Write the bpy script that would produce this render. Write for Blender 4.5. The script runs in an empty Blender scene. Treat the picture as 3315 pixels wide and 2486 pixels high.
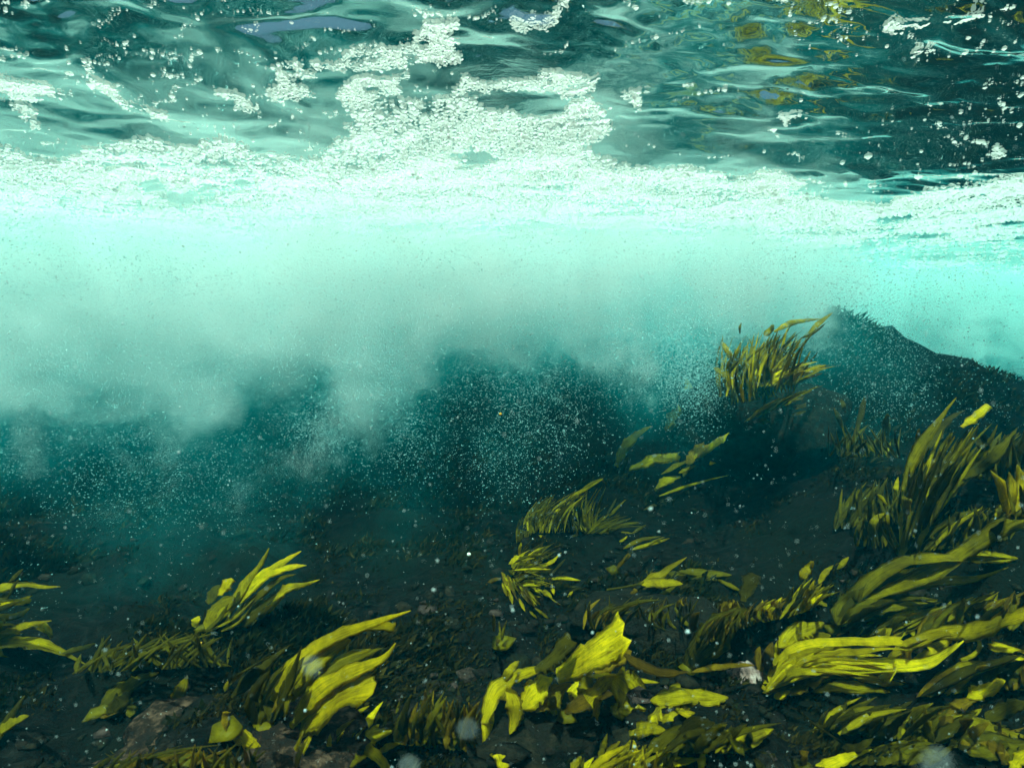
import bpy, math, numpy as np
from mathutils import Vector

sc = bpy.context.scene
R = math.radians
C = sc.collection

# ------------------------------------------------------------------ camera
PITCH = R(6.2)
F = 1841.0                       # focal length in photo pixels (3315 wide)
CX, CY = 1657.5, 1243.0
cam = bpy.data.cameras.new('camera')
cam.sensor_width = 17.3
cam.lens = 17.3 * F / 3315
cam.clip_start = .01
cam.clip_end = 500
cam.dof.use_dof = True
cam.dof.focus_distance = 1.7
cam.dof.aperture_fstop = 2.8
co = bpy.data.objects.new('camera', cam)
C.objects.link(co)
co.rotation_euler = (R(90) - PITCH, 0, 0)
sc.camera = co

# ------------------------------------------------------------------ sky, sun, exposure
SE, SA = R(66), R(194)
w = bpy.data.worlds.new('World')
sc.world = w
w.use_nodes = True
nt = w.node_tree
sky = nt.nodes.new('ShaderNodeTexSky')
sky.sky_type = 'NISHITA'
sky.sun_disc = False
sky.sun_elevation = SE
sky.sun_rotation = SA
sky.dust_density = 9.0
sky.air_density = 1.0
sky.ozone_density = .6
nt.nodes['Background'].inputs[1].default_value = .075
nt.links.new(sky.outputs[0], nt.nodes['Background'].inputs[0])
sl = bpy.data.lights.new('sun', 'SUN')
sl.energy = 5
sl.angle = R(.6)
sl.color = (1, .92, .84)
so = bpy.data.objects.new('sun', sl)
C.objects.link(so)
sdir = Vector((math.sin(SA) * math.cos(SE), math.cos(SA) * math.cos(SE), math.sin(SE)))
so.rotation_euler = sdir.to_track_quat('Z', 'Y').to_euler()
sc.view_settings.view_transform = 'Standard'
sc.view_settings.look = 'None'
sc.view_settings.gamma = 1
sc.view_settings.exposure = 1.0

cy = sc.cycles
cy.use_denoising = True
cy.use_adaptive_sampling = True
cy.adaptive_threshold = .05
cy.adaptive_min_samples = 24
cy.max_bounces = 7
cy.diffuse_bounces = 2
cy.glossy_bounces = 2
cy.volume_bounces = 4
cy.transmission_bounces = 2
cy.transparent_max_bounces = 12
cy.volume_max_steps = 128
cy.sample_clamp_indirect = 4

# ------------------------------------------------------------------ helpers
SP, CP = math.sin(PITCH), math.cos(PITCH)


def ray(u, v):
    """direction of a photo pixel, scaled to y = 1"""
    x, z = (u - CX) / F, (CY - v) / F
    y, zz = CP + z * SP, -SP + z * CP
    return np.array([x / y, 1.0, zz / y])


def make_noise(seed):
    r = np.random.default_rng(seed)
    perm = r.permutation(512)
    perm = np.concatenate([perm, perm, perm])
    val = r.random(512) * 2 - 1

    def n3(x, y, z):
        xi, yi, zi = np.floor(x).astype(int), np.floor(y).astype(int), np.floor(z).astype(int)
        fx, fy, fz = x - xi, y - yi, z - zi
        sx, sy, sz = [t * t * t * (t * (t * 6 - 15) + 10) for t in (fx, fy, fz)]
        xi, yi, zi = xi & 511, yi & 511, zi & 511

        def h(a, b, c):
            return val[perm[(perm[(perm[a & 511] + b) & 511] + c) & 511]]
        l = lambda a, b, t: a + (b - a) * t
        a = l(l(h(xi, yi, zi), h(xi + 1, yi, zi), sx), l(h(xi, yi + 1, zi), h(xi + 1, yi + 1, zi), sx), sy)
        b = l(l(h(xi, yi, zi + 1), h(xi + 1, yi, zi + 1), sx), l(h(xi, yi + 1, zi + 1), h(xi + 1, yi + 1, zi + 1), sx), sy)
        return l(a, b, sz)

    def fbm(x, y, z=0.0, octv=4, gain=.5):
        x, y = np.asarray(x, float), np.asarray(y, float)
        z = np.zeros_like(x) + z
        s, a = np.zeros_like(x), 1.0
        for k in range(octv):
            s = s + a * n3(x + k * 17.3, y + k * 5.7, z + k * 31.1)
            x, y, z, a = x * 2.03, y * 2.03, z * 2.03, a * gain
        return s
    return fbm


fbm = make_noise(7)
fbm2 = make_noise(21)


def smooth(a, b, x):
    t = np.clip((x - a) / (b - a), 0, 1)
    return t * t * (3 - 2 * t)


def new_mesh(name, V, faces, material, smooth_shade=True):
    V = np.ascontiguousarray(V, dtype=np.float32)
    faces = np.ascontiguousarray(faces, dtype=np.int32)
    me = bpy.data.meshes.new(name)
    k = faces.shape[1]
    me.vertices.add(len(V))
    me.vertices.foreach_set('co', V.ravel())
    me.loops.add(faces.size)
    me.loops.foreach_set('vertex_index', faces.ravel())
    me.polygons.add(len(faces))
    me.polygons.foreach_set('loop_start', np.arange(0, faces.size, k, dtype=np.int32))
    me.polygons.foreach_set('loop_total', np.full(len(faces), k, dtype=np.int32))
    if smooth_shade:
        me.polygons.foreach_set('use_smooth', np.ones(len(faces), dtype=bool))
    me.update(calc_edges=True)
    me.materials.append(material)
    return me


def link(name, data, parent=None):
    o = bpy.data.objects.new(name, data)
    C.objects.link(o)
    if parent is not None:
        o.parent = parent
    return o


def tag(o, label=None, cat=None, group=None, kind=None):
    if label:
        o['label'] = label
    if cat:
        o['category'] = cat
    if group:
        o['group'] = group
    if kind:
        o['kind'] = kind
    return o


class Mat:
    def __init__(self, name):
        self.m = bpy.data.materials.new(name)
        self.m.use_nodes = True
        self.t = self.m.node_tree
        self.t.nodes.clear()
        self.out = self.n('OutputMaterial')

    def n(self, typ, op=None, **kw):
        nd = self.t.nodes.new('ShaderNode' + typ)
        if op:
            nd.operation = op
        for k, v in kw.items():
            nd.inputs[k.replace('_', ' ')].default_value = v
        return nd

    def l(self, a, b):
        self.t.links.new(a, b)

    def math(self, op, a, b=None, c=None):
        nd = self.n('Math', op)
        for i, q in enumerate((a, b, c)):
            if q is None:
                continue
            if isinstance(q, (int, float)):
                nd.inputs[i].default_value = q
            else:
                self.l(q, nd.inputs[i])
        return nd.outputs[0]

    def ramp(self, fac, stops):
        nd = self.n('ValToRGB')
        e = nd.color_ramp.elements
        while len(e) < len(stops):
            e.new(.5)
        for i, (p, c) in enumerate(stops):
            e[i].position = p
            e[i].color = (*c, 1)
        self.l(fac, nd.inputs[0])
        return nd.outputs[0]

    def noise(self, coord, scale, detail=4, rough=.55):
        nd = self.n('TexNoise', Scale=scale, Detail=detail, Roughness=rough)
        self.l(coord, nd.inputs['Vector'])
        return nd.outputs[0]

    def bump(self, h, strength, dist):
        nd = self.n('Bump', Strength=strength, Distance=dist)
        self.l(h, nd.inputs['Height'])
        return nd.outputs[0]


# ------------------------------------------------------------------ water surface
H = .5
wr = np.random.default_rng(5)
WAVES = []
for k in range(110):
    wl = .035 * (1.9 / .035) ** ((k + wr.random()) / 110)
    ang = R(90) + wr.normal(0, R(38))
    slope = .011 if wl > .4 else (.022 if wl > .12 else .032)
    WAVES.append((wl, ang, slope * wl / 6.283, wr.random() * 6.283, wr.random()))


RIDGES = [(.07 * (.5 / .07) ** wr.random(), R(90) + wr.normal(0, R(42)), wr.random() * 6.283, 1 if wr.random() < .5 else -1, wr.random() * 40) for _ in range(20)]


def swell(x, y):
    return H + .20 * (1 - smooth(.45, 2.1, y)) * (1 - .35 * smooth(.1, .9, x)) + .03 * np.sin(x * 2.1 + 1.2) * smooth(.5, 1.2, y)


def wave(x, y):
    """height of the water above the seabed datum; short ripples fade out with distance"""
    x, y = np.asarray(x, float), np.asarray(y, float)
    wx = x + .10 * fbm(x * 1.3, y * 1.3, 3.0, 3)
    wy = y + .16 * fbm(x * 1.1, y * 1.1, 9.0, 3)
    z = np.zeros_like(wx)
    gust = .30 + 1.25 * smooth(-.05, .55, fbm(x * 1.9, y * 1.9, 5.0, 4))
    for wl, a, amp, ph, q in WAVES:
        kx, ky = math.cos(a) * 6.283 / wl, math.sin(a) * 6.283 / wl
        p = kx * wx + ky * wy + ph
        fade = smooth(0, 1, wl * 14 / np.maximum(y, .6) - .25)
        if wl < .25:
            fade = fade * gust
        s = np.sin(p)
        z += amp * fade * (s if q > .5 else 1.25 * (1 - 2 * np.abs(np.sin(p * .5)) ** 1.2) * .8)
    warp = [(x + .30 * fbm(x * 2.1 + q, y * 2.1, 14.0, 4), y + .30 * fbm(x * 2.1, y * 2.1 + q, 17.0, 4), smooth(-.1, .55, fbm(x * 2.0 + q * 3, y * 2.0, 21.0, 3))) for q in (3.1, 14.7, 29.3, 37.9)]
    for n_, (wl, a, ph, sg, q) in enumerate(RIDGES):       # thin steep wavelets that flash in long threads
        k_ = 6.283 / wl
        qx, qy, qm = warp[n_ % 4]
        p = k_ * (math.cos(a) * qx + math.sin(a) * qy) + ph
        msk = qm * smooth(0, 1, wl * 9 / np.maximum(y, .6) - .2)
        z += sg * msk * .095 / k_ * np.exp(-np.sin(p * .5) ** 2 / .03)
    return swell(x, y) + z


m = Mat('sea_surface')
tc = m.n('TexCoord')
mp = m.n('Mapping')
mp.inputs['Scale'].default_value = (.7, 1.2, 1)
m.l(tc.outputs['Object'], mp.inputs[0])
nb1 = m.noise(mp.outputs[0], 26, 3, .55)
bmp = m.bump(nb1, .2, .02)
gn = m.noise(tc.outputs['Object'], 2.3, 3, .6)
gr = m.n('MapRange')
m.l(gn, gr.inputs[0])
for i_, q_ in zip((1, 2, 3, 4), (.5, .72, .0, .16)):
    gr.inputs[i_].default_value = q_
m.l(gr.outputs[0], bmp.node.inputs['Strength'])
fr = m.n('Fresnel', IOR=1.333)
m.l(bmp, fr.inputs['Normal'])
tr = m.n('BsdfTransparent', Color=(.74, .96, .87, 1))
gl = m.n('BsdfGlossy', Color=(.95, 1, .98, 1), Roughness=.02)
m.l(bmp, gl.inputs['Normal'])
mx = m.n('MixShader')
m.l(fr.outputs[0], mx.inputs[0])
m.l(tr.outputs[0], mx.inputs[1])
m.l(gl.outputs[0], mx.inputs[2])
m.l(mx.outputs[0], m.out.inputs[0])
WATER = m.m

uu = np.sinh(np.linspace(-3.6, 3.6, 661))
uu = uu / uu[-1] * 26 + np.linspace(-1, 1, 661) * .9
yy = np.concatenate([np.linspace(-18, .2, 40), np.linspace(.3, .62, 12), .65 * (40 / .65) ** np.linspace(0, 1, 540)])
YY = yy[:, None] + np.zeros((1, len(uu)))
XX = np.clip(np.maximum(yy, .62)[:, None] * uu[None], -40, 40)
ZZ = wave(XX, YY)
nx, ny = len(uu), len(yy)
idx = (np.arange(ny - 1)[:, None] * nx + np.arange(nx - 1)[None]).ravel()
QUADS = np.stack([idx, idx + 1, idx + nx + 1, idx + nx], 1)
me = new_mesh('water', np.stack([XX, YY, ZZ], -1).reshape(-1, 3), QUADS, WATER)
tag(link('water', me), 'rippled sea surface seen from below', kind='structure')

# ------------------------------------------------------------------ seabed


def bed(x, y):
    x, y = np.asarray(x, float), np.asarray(y, float)
    z = -.74 + .05 * fbm(x * 1.1, y * 1.1, 1.0, 3)
    z = z + .70 * np.exp(-((x - 1.8) / np.where(x < 1.8, .85, 1.15)) ** 2 - ((y - 3.3) / .75) ** 2)          # reef knoll, right of centre
    z = z + .22 * np.exp(-((x - 1.3) / .5) ** 2 - ((y - 1.75) / .5) ** 2)             # near rise on the right
    z = z + .08 * fbm(x * 3.6, y * 3.6, 12.0, 5, .65) * np.exp(-((x - 1.8) / 1.3) ** 2 - ((y - 3.3) / .8) ** 2)
    z = z + .45 * smooth(3.0, 5.2, y) * (1 - .75 * smooth(2.0, 4.5, x))               # far reef
    z = z + .10 * smooth(.2, .9, fbm(x * 2.3 + 4, y * 2.3, 2.0, 2)) * smooth(.2, 1.0, y)
    r = np.abs(fbm(x * 5, y * 5, 4.0, 3))
    z = z + .05 * (.4 - r) * (1 - smooth(6, 12, y))
    z = z + .012 * fbm(x * 22, y * 22, 6.0, 3) * (1 - smooth(3, 6, y))
    return z


def hit_bed(u, v):
    d = ray(u, v)
    t = np.arange(.35, 9, .01)
    g = d[2] * t - bed(d[0] * t, t)
    i = np.argmax(g < 0) if (g < 0).any() else len(t) - 1
    return float(t[i])


m = Mat('reef_rock')
tc = m.n('TexCoord')
n1 = m.noise(tc.outputs['Object'], 3.2, 6, .65)
n2 = m.noise(tc.outputs['Object'], 38, 4, .7)
n3 = m.noise(tc.outputs['Object'], 9, 3, .5)
c1 = m.ramp(n2, [(.34, (.0010, .0011, .0010)), (.5, (.0026, .0027, .0022)), (.78, (.014, .012, .010))])
c2 = m.ramp(n3, [(.0, (.0028, .004, .002)), (1., (.004, .0042, .003))])
mixc = m.n('MixRGB')
mk = m.ramp(n1, [(.46, (0, 0, 0)), (.56, (1, 1, 1))])
m.l(mk, mixc.inputs[0])
m.l(c1, mixc.inputs[1])
m.l(c2, mixc.inputs[2])
b = m.n('BsdfPrincipled', Roughness=.9)
b.inputs['Specular IOR Level'].default_value = .05
m.l(mixc.outputs[0], b.inputs['Base Color'])
m.l(m.bump(n2, .9, .02), b.inputs['Normal'])
m.l(b.outputs[0], m.out.inputs[0])
ROCK = m.m

u2 = np.sinh(np.linspace(-3.2, 3.2, 341))
u2 = u2 / u2[-1] * 26 + np.linspace(-1, 1, 341) * 1.2
y2 = np.concatenate([np.linspace(-18, .2, 40), np.linspace(.3, .55, 10), .6 * (40 / .6) ** np.linspace(0, 1, 400)])
YY = y2[:, None] + np.zeros((1, len(u2)))
XX = np.clip(np.maximum(y2, .6)[:, None] * u2[None], -40, 40)
ZZ = bed(XX, YY)
nx, ny = len(u2), len(y2)
idx = (np.arange(ny - 1)[:, None] * nx + np.arange(nx - 1)[None]).ravel()
me = new_mesh('seabed', np.stack([XX, YY, ZZ], -1).reshape(-1, 3), np.stack([idx, idx + 1, idx + nx + 1, idx + nx], 1), ROCK)
tag(link('seabed', me), 'dark algae covered reef floor', kind='structure')

# ------------------------------------------------------------------ sea water (haze) and bubble cloud


def box(name, a, b_, material):
    V = [(x, y, z) for x in (a[0], b_[0]) for y in (a[1], b_[1]) for z in (a[2], b_[2])]
    me_ = new_mesh(name, np.array(V), np.array([(0, 1, 3, 2), (4, 6, 7, 5), (0, 4, 5, 1), (2, 3, 7, 6), (0, 2, 6, 4), (1, 5, 7, 3)]), material, False)
    return link(name, me_)


m = Mat('sea_water_haze')
v = m.n('VolumePrincipled', Color=(.0, .037, .054, 1), Density=.30, Anisotropy=.2)
v.inputs['Absorption Color'].default_value = (.30, .90, .88, 1)
m.l(v.outputs[0], m.out.inputs['Volume'])
tag(box('haze', (-41, -19, -2.2), (41, 41, 1.2), m.m), 'murky teal sea water fading things with distance', kind='stuff')

m = Mat('bubble_cloud')
v = m.n('VolumePrincipled', Color=(.915, .980, .970, 1), Anisotropy=.25)
tc = m.n('TexCoord')
sp = m.n('SeparateXYZ')
m.l(tc.outputs['Object'], sp.inputs[0])
X, Y, Z = sp.outputs
ns = m.noise(tc.outputs['Object'], 2.4, 6, .66)
nsc = m.math('SUBTRACT', ns, .5)


def curve(mm, val, lo, hi, pts):
    t = mm.math('DIVIDE', mm.math('SUBTRACT', val, lo), hi - lo)
    fc = mm.n('FloatCurve')
    cv = fc.mapping.curves[0]
    while len(cv.points) < len(pts):
        cv.points.new(.5, .5)
    for p, (a, b_) in zip(cv.points, pts):
        p.location = ((a - lo) / (hi - lo), b_)
    fc.mapping.update()
    mm.l(t, fc.inputs['Value'])
    return fc.outputs[0]


# lower edge of the cloud (depth below the camera height) and its near front, both along x
EDGE = [(-6, .50), (-2.2, .46), (-1.8, .43), (-1.4, .33), (-1.18, .45), (-.95, .27), (-.68, .43), (-.46, .19), (-.1, .22), (.2, .10), (.55, .14), (1.0, .08), (1.6, .18), (3, .40), (6, .5)]
FRONT = [(-6, 2.1), (-1.6, 2.0), (-.8, 1.85), (0, 2.0), (.7, 2.1), (1.2, 2.4), (1.7, 2.9), (2.4, 3.8), (3.2, 4.6), (6, 5)]
edge = curve(m, X, -6, 6, [(a, b_) for a, b_ in EDGE])
front = m.math('MULTIPLY', curve(m, X, -6, 6, [(a, b_ / 6) for a, b_ in FRONT]), 6)
s = m.math('ADD', m.math('ADD', Z, edge), m.math('MULTIPLY', nsc, 2.0))
mr = m.n('MapRange')
mr.interpolation_type = 'SMOOTHSTEP'
m.l(s, mr.inputs[0])
mr.inputs[1].default_value, mr.inputs[2].default_value = 0, .30
q = m.math('ADD', m.math('SUBTRACT', Y, front), m.math('MULTIPLY', nsc, 2.0))
mr2 = m.n('MapRange')
mr2.interpolation_type = 'SMOOTHSTEP'
m.l(q, mr2.inputs[0])
mr2.inputs[1].default_value, mr2.inputs[2].default_value = 0, .7
dens = m.math('MULTIPLY', m.math('MULTIPLY', mr.outputs[0], mr2.outputs[0]), 7.0)
mr3 = m.n('MapRange')
m.l(Z, mr3.inputs[0])
for i_, q_ in zip((1, 2, 3, 4), (.0, .42, 0, .88)):
    mr3.inputs[i_].default_value = q_
mr4 = m.n('MapRange')
m.l(m.math('ADD', Y, m.math('MULTIPLY', nsc, 3.0)), mr4.inputs[0])
for i_, q_ in zip((1, 2, 3, 4), (2.2, 4.8, 1, 0)):
    mr4.inputs[i_].default_value = q_
clear = m.math('SUBTRACT', 1, m.math('MULTIPLY', mr3.outputs[0], mr4.outputs[0]))   # clearer just under the near surface
mpn = m.n('Mapping')
mpn.inputs['Scale'].default_value = (5, 5, 9)
mpn.inputs['Rotation'].default_value = (0, .35, .2)
m.l(tc.outputs['Object'], mpn.inputs[0])
fine = m.noise(mpn.outputs[0], 1.0, 3, .6)
mr5 = m.n('MapRange')
m.l(fine, mr5.inputs[0])
for i_, q_ in zip((1, 2, 3, 4), (.37, .63, .06, 2.1)):
    mr5.inputs[i_].default_value = q_
dens = m.math('MULTIPLY', m.math('MULTIPLY', dens, clear), mr5.outputs[0])
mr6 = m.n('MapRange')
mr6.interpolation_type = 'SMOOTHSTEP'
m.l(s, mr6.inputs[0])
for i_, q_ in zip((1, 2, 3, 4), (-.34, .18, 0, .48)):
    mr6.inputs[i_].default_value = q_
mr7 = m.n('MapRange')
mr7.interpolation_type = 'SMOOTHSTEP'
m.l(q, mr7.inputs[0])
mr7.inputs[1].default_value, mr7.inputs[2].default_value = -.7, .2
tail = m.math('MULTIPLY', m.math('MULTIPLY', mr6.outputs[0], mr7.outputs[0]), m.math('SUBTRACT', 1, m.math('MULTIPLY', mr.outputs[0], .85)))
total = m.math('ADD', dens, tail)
vc = m.n('MixRGB')                                     # fine murk where white bubbles thin out, water-filtered teal light put into its colour
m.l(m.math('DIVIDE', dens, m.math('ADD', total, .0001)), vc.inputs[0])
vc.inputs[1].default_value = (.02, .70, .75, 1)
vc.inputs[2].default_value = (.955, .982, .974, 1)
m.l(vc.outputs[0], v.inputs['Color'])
dens = total
m.l(dens, v.inputs['Density'])
m.l(v.outputs[0], m.out.inputs['Volume'])
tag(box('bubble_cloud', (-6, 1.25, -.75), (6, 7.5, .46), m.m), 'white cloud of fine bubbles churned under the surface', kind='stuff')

# ------------------------------------------------------------------ foam rafts under the surface
VIEWS = {'T1': (0, 0, .5), 'T2': (1105, 0, .5), 'T3': (2210, 0, .5), 'BL': (0, 1656, .5), 'BC': (1105, 1656, .5), 'BR': (2210, 1656, .5),
         'K4': (1900, 1000, .407), 'K5': (1500, 1500, .407), 'K6': (2615, 1240, .3375), 'S': (0, 0, 1)}


def px(view, pts):
    ox, oy, k = VIEWS[view]
    return [(ox + p[0] * k, oy + p[1] * k) for p in pts]


def plane(u, v):
    d = ray(u, v)
    t = H / max(d[2], .02)
    for _ in range(12):
        t = .5 * t + .5 * float(swell(np.float64(d[0] * t), np.float64(t))) / max(d[2], .02)
    return d[0] * t, t


def inside(P, poly):
    x, y = P[:, 0], P[:, 1]
    r = np.zeros(len(P), bool)
    n = len(poly)
    for i in range(n):
        x1, y1 = poly[i]
        x2, y2 = poly[(i + 1) % n]
        c = (y1 > y) != (y2 > y)
        with np.errstate(divide='ignore', invalid='ignore'):
            r ^= c & (x < (x2 - x1) * (y - y1) / (y2 - y1) + x1)
    return r


rg = np.random.default_rng(11)
m = Mat('sea_foam')
tc = m.n('TexCoord')
tl = m.n('BsdfTranslucent', Color=(.70, .675, .65, 1))
df = m.n('BsdfDiffuse', Color=(.80, .78, .76, 1))
tp = m.n('BsdfTransparent', Color=(1, 1, 1, 1))
a1 = m.n('MixShader')
a1.inputs[0].default_value = .2
m.l(tl.outputs[0], a1.inputs[1])
m.l(df.outputs[0], a1.inputs[2])
a2 = m.n('MixShader')
a2.inputs[0].default_value = .3
m.l(a1.outputs[0], a2.inputs[1])
m.l(tp.outputs[0], a2.inputs[2])
m.l(a2.outputs[0], m.out.inputs[0])
FOAM = m.m

ca = np.arange(6) * math.pi / 3
DOME_V = np.concatenate([np.stack([np.cos(ca), np.sin(ca), 0 * ca], 1), [[0, 0, -.75]]])
DOME_F = np.array([[i, 6, (i + 1) % 6] for i in range(6)])


def stamp(name, TV, TF, P, Rr, material, squash=None, spin=True):
    """one mesh of many small shapes"""
    n = len(P)
    T = np.repeat(TV[None], n, 0)
    if spin:
        a = rg.random(n) * 6.283
        c_, s_ = np.cos(a)[:, None], np.sin(a)[:, None]
        T = np.stack([T[..., 0] * c_ - T[..., 1] * s_, T[..., 0] * s_ + T[..., 1] * c_, T[..., 2]], -1)
    if squash is not None:
        T = T * squash[:, None, :]
    V_ = P[:, None] + T * Rr[:, None, None]
    F_ = TF[None] + (np.arange(n) * len(TV))[:, None, None]
    return new_mesh(name, V_.reshape(-1, 3), F_.reshape(-1, TF.shape[1]), material)


def foam_points(poly_px, holes, step, rough=.02, keep=None):
    poly = [plane(*p) for p in poly_px]
    hp = [[plane(*p) for p in h] for h in holes]
    A = np.array(poly)
    lo, hi = A.min(0), A.max(0)
    lo[0], hi[0] = max(lo[0], -9), min(hi[0], 9)
    pts = []
    y = lo[1] - .03
    while y < min(hi[1] + .03, 8):
        st = step * max(y, 1.0)
        xs = np.arange(lo[0] - .03, hi[0] + .03, st)
        xs = xs[np.abs(xs) < y * 1.25 + .3]
        pts.append(np.stack([xs + rg.normal(0, st * .28, len(xs)), y + rg.normal(0, st * .28, len(xs)), np.full(len(xs), st)], 1))
        y += st * .92
    P = np.concatenate(pts)
    q = P[:, :2] + rough * np.stack([fbm(P[:, 0] * 14, P[:, 1] * 14, 2., 4, .7), fbm(P[:, 0] * 14, P[:, 1] * 14, 8., 4, .7)], 1) * np.maximum(P[:, 1:2] * .8, 1)
    ok = inside(q, poly)
    for h in hp:
        ok &= ~inside(q, h)
    P = P[ok]
    if keep is not None:
        P = P[keep(P)]
    return P


def foam(name, P, origin=True, drop=.004):
    r = P[:, 2] * np.clip(rg.lognormal(-.5, .32, len(P)), .22, 1.5)
    z = wave(P[:, 0], P[:, 1]) - drop - rg.random(len(P)) * drop * .7
    pos = np.stack([P[:, 0], P[:, 1], z], 1)
    c0 = pos.mean(0) if origin else np.zeros(3)
    o = link(name, stamp(name, DOME_V, DOME_F, pos - c0, r, FOAM))
    o.location = c0
    return o


FP = [
    ('largest white foam raft near the top, wide head and trailing left arm', 'T2',
     [(490, 125), (600, 92), (745, 85), (762, 110), (735, 175), (765, 265), (775, 375), (700, 398), (560, 392), (520, 450), (395, 470), (350, 540), (250, 600), (100, 640), (60, 600), (-30, 570), (60, 520),
      (200, 478), (345, 470), (390, 425), (300, 385), (60, 405), (-20, 400), (-120, 375), (-200, 410), (-330, 450), (-400, 560), (-300, 490), (-215, 500), (-240, 560), (-370, 560), (-400, 625), (-500, 595), (-505, 520),
      (-470, 420), (-430, 325), (-300, 312), (-190, 360), (-60, 350), (0, 320), (65, 265), (125, 238), (310, 262), (435, 225)], []),
    ('white foam raft with dark torn middle right of the largest raft', 'T2',
     [(710, 560), (830, 485), (940, 545), (1180, 545), (1300, 455), (1500, 440), (1650, 480), (1670, 505), (1590, 560), (1640, 600), (1500, 640), (1420, 650), (1420, 610), (1280, 615), (1100, 605), (850, 592)],
     [[(1350, 500), (1390, 500), (1380, 550), (1350, 550)], [(1440, 510), (1560, 520), (1570, 560), (1450, 590), (1390, 590)]]),
    ('small bluish white foam scrap at the top edge of the picture', 'T2',
     [(1110, 85), (1180, 25), (1250, 20), (1240, 50), (1360, 30), (1480, -40), (1460, 40), (1380, 90), (1260, 107), (1130, 105)], []),
    ('smooth white foam blob at the far left edge', 'T1', [(-60, 430), (60, 440), (180, 490), (230, 500), (330, 540), (390, 590), (340, 650), (240, 655), (150, 610), (-60, 600)], []),
    ('short foam scrap below the blob at the far left edge', 'T1', [(20, 690), (70, 665), (150, 710), (215, 780), (190, 815), (140, 790), (100, 730)], []),
    ('slim diagonal foam strand in the dark upper left water', 'T1', [(500, 270), (545, 290), (640, 440), (710, 445), (735, 510), (745, 560), (835, 625), (815, 645), (735, 590), (655, 500), (580, 400), (520, 330)], []),
    ('foam strand continuing below the slim diagonal strand', 'T1', [(850, 628), (930, 640), (1065, 690), (1140, 765), (1100, 750), (1050, 742), (960, 690)], []),
    ('oval foam raft left of the largest raft', 'T1', [(1355, 552), (1450, 548), (1550, 558), (1640, 620), (1635, 662), (1560, 662), (1470, 610)], []),
    ('ragged foam cluster right of the torn raft', 'T2', [(1850, 600), (1930, 590), (1980, 650), (1960, 670), (1880, 640)], []),
    ('rounded white foam dab in the upper right water', 'T3', [(610, 775), (640, 745), (690, 728), (738, 755), (730, 792), (660, 800)], []),
    ('slanting foam streak high in the upper right water', 'T3', [(1335, 150), (1380, 115), (1470, 105), (1580, 60), (1610, 30), (1640, 35), (1560, 90), (1470, 140), (1360, 165)], []),
    ('foam scrap at the top right corner', 'T3', [(1750, 65), (1800, 20), (1880, -20), (1950, -10), (1930, 20), (1870, 45), (1780, 75)], []),
    ('pair of joined foam dabs in the right part of the surface', 'T3', [(1430, 335), (1500, 300), (1560, 268), (1590, 300), (1660, 265), (1680, 280), (1600, 310), (1540, 320), (1460, 350)], []),
    ('pale foam mound lying where the right water turns white', 'T3', [(290, 1185), (420, 1125), (640, 1088), (740, 1130), (770, 1180), (640, 1215), (450, 1225)], []),
    ('round white foam spot near the right edge', 'T3', [(1950, 985), (1975, 945), (2015, 950), (2025, 985), (1985, 1010), (1955, 1005)], []),
]
for lab, vw, poly, holes in FP:
    P = foam_points(px(vw, poly), [px(vw, h) for h in holes], .0034, .02, (lambda q_: fbm2(q_[:, 0] * 26, q_[:, 1] * 26, 2.0, 3) > -.42) if lab.startswith('largest') else None)
    if len(P) > 3:
        tag(foam('foam_raft', P), lab, 'foam', 'foam rafts under the surface')

SHEET = [(-600, 520), (0, 490), (165, 520), (240, 500), (300, 485), (420, 440), (625, 465), (700, 445), (820, 480), (1000, 490), (1105, 440), (1135, 320), (1230, 310), (1355, 328), (1455, 305), (1580, 330), (1670, 380), (1805, 400),
         (1855, 385), (1850, 350), (1915, 310), (1950, 370), (1960, 435), (1880, 480), (2000, 520), (2210, 540), (2400, 570), (2560, 610), (2700, 660), (2860, 660), (3000, 610), (3315, 570), (4200, 520), (4200, 920), (-600, 920)]
SHOLES = [px('T1', h) for h in ([(520, 1040), (800, 1030), (1180, 1060), (1000, 1090), (760, 1090)], [(270, 1240), (400, 1210), (590, 1250), (450, 1300)],
                                [(870, 1190), (1030, 1170), (1200, 1250), (1340, 1210), (1590, 1240), (1500, 1290), (1200, 1330), (1120, 1350)], [(800, 1270), (880, 1310), (860, 1350), (820, 1340)],
                                [(1470, 1170), (1600, 1150), (1590, 1250), (1500, 1200)], [(340, 910), (420, 910), (620, 950), (480, 995)])]
SHOLES += [px('T2', h) for h in ([(200, 940), (300, 940), (290, 985), (200, 990)], [(20, 1025), (100, 1025), (100, 1050), (30, 1055)], [(300, 1070), (370, 1075), (350, 1100)],
                                 [(720, 960), (880, 950), (1070, 1020), (900, 1060), (740, 1080)])]


def thin_out(P):
    n = fbm2(P[:, 0] * 2.2, P[:, 1] * 3.0, 1.0, 4, .6)
    right = smooth(.5, 1.4, P[:, 0] / P[:, 1] * 2)
    k = .95 - .55 * smooth(1.75, 4.2, P[:, 1]) - .40 * smooth(3.0, 7.5, P[:, 1]) - .40 * right
    return rg.random(len(P)) < np.clip(k + .7 * n, .04, .97)


P = foam_points(SHEET, SHOLES, .0052, .02, thin_out)
tag(foam('foam_sheet', P, False), 'broad white foam spread over the farther water surface', 'foam', kind='stuff')

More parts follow.
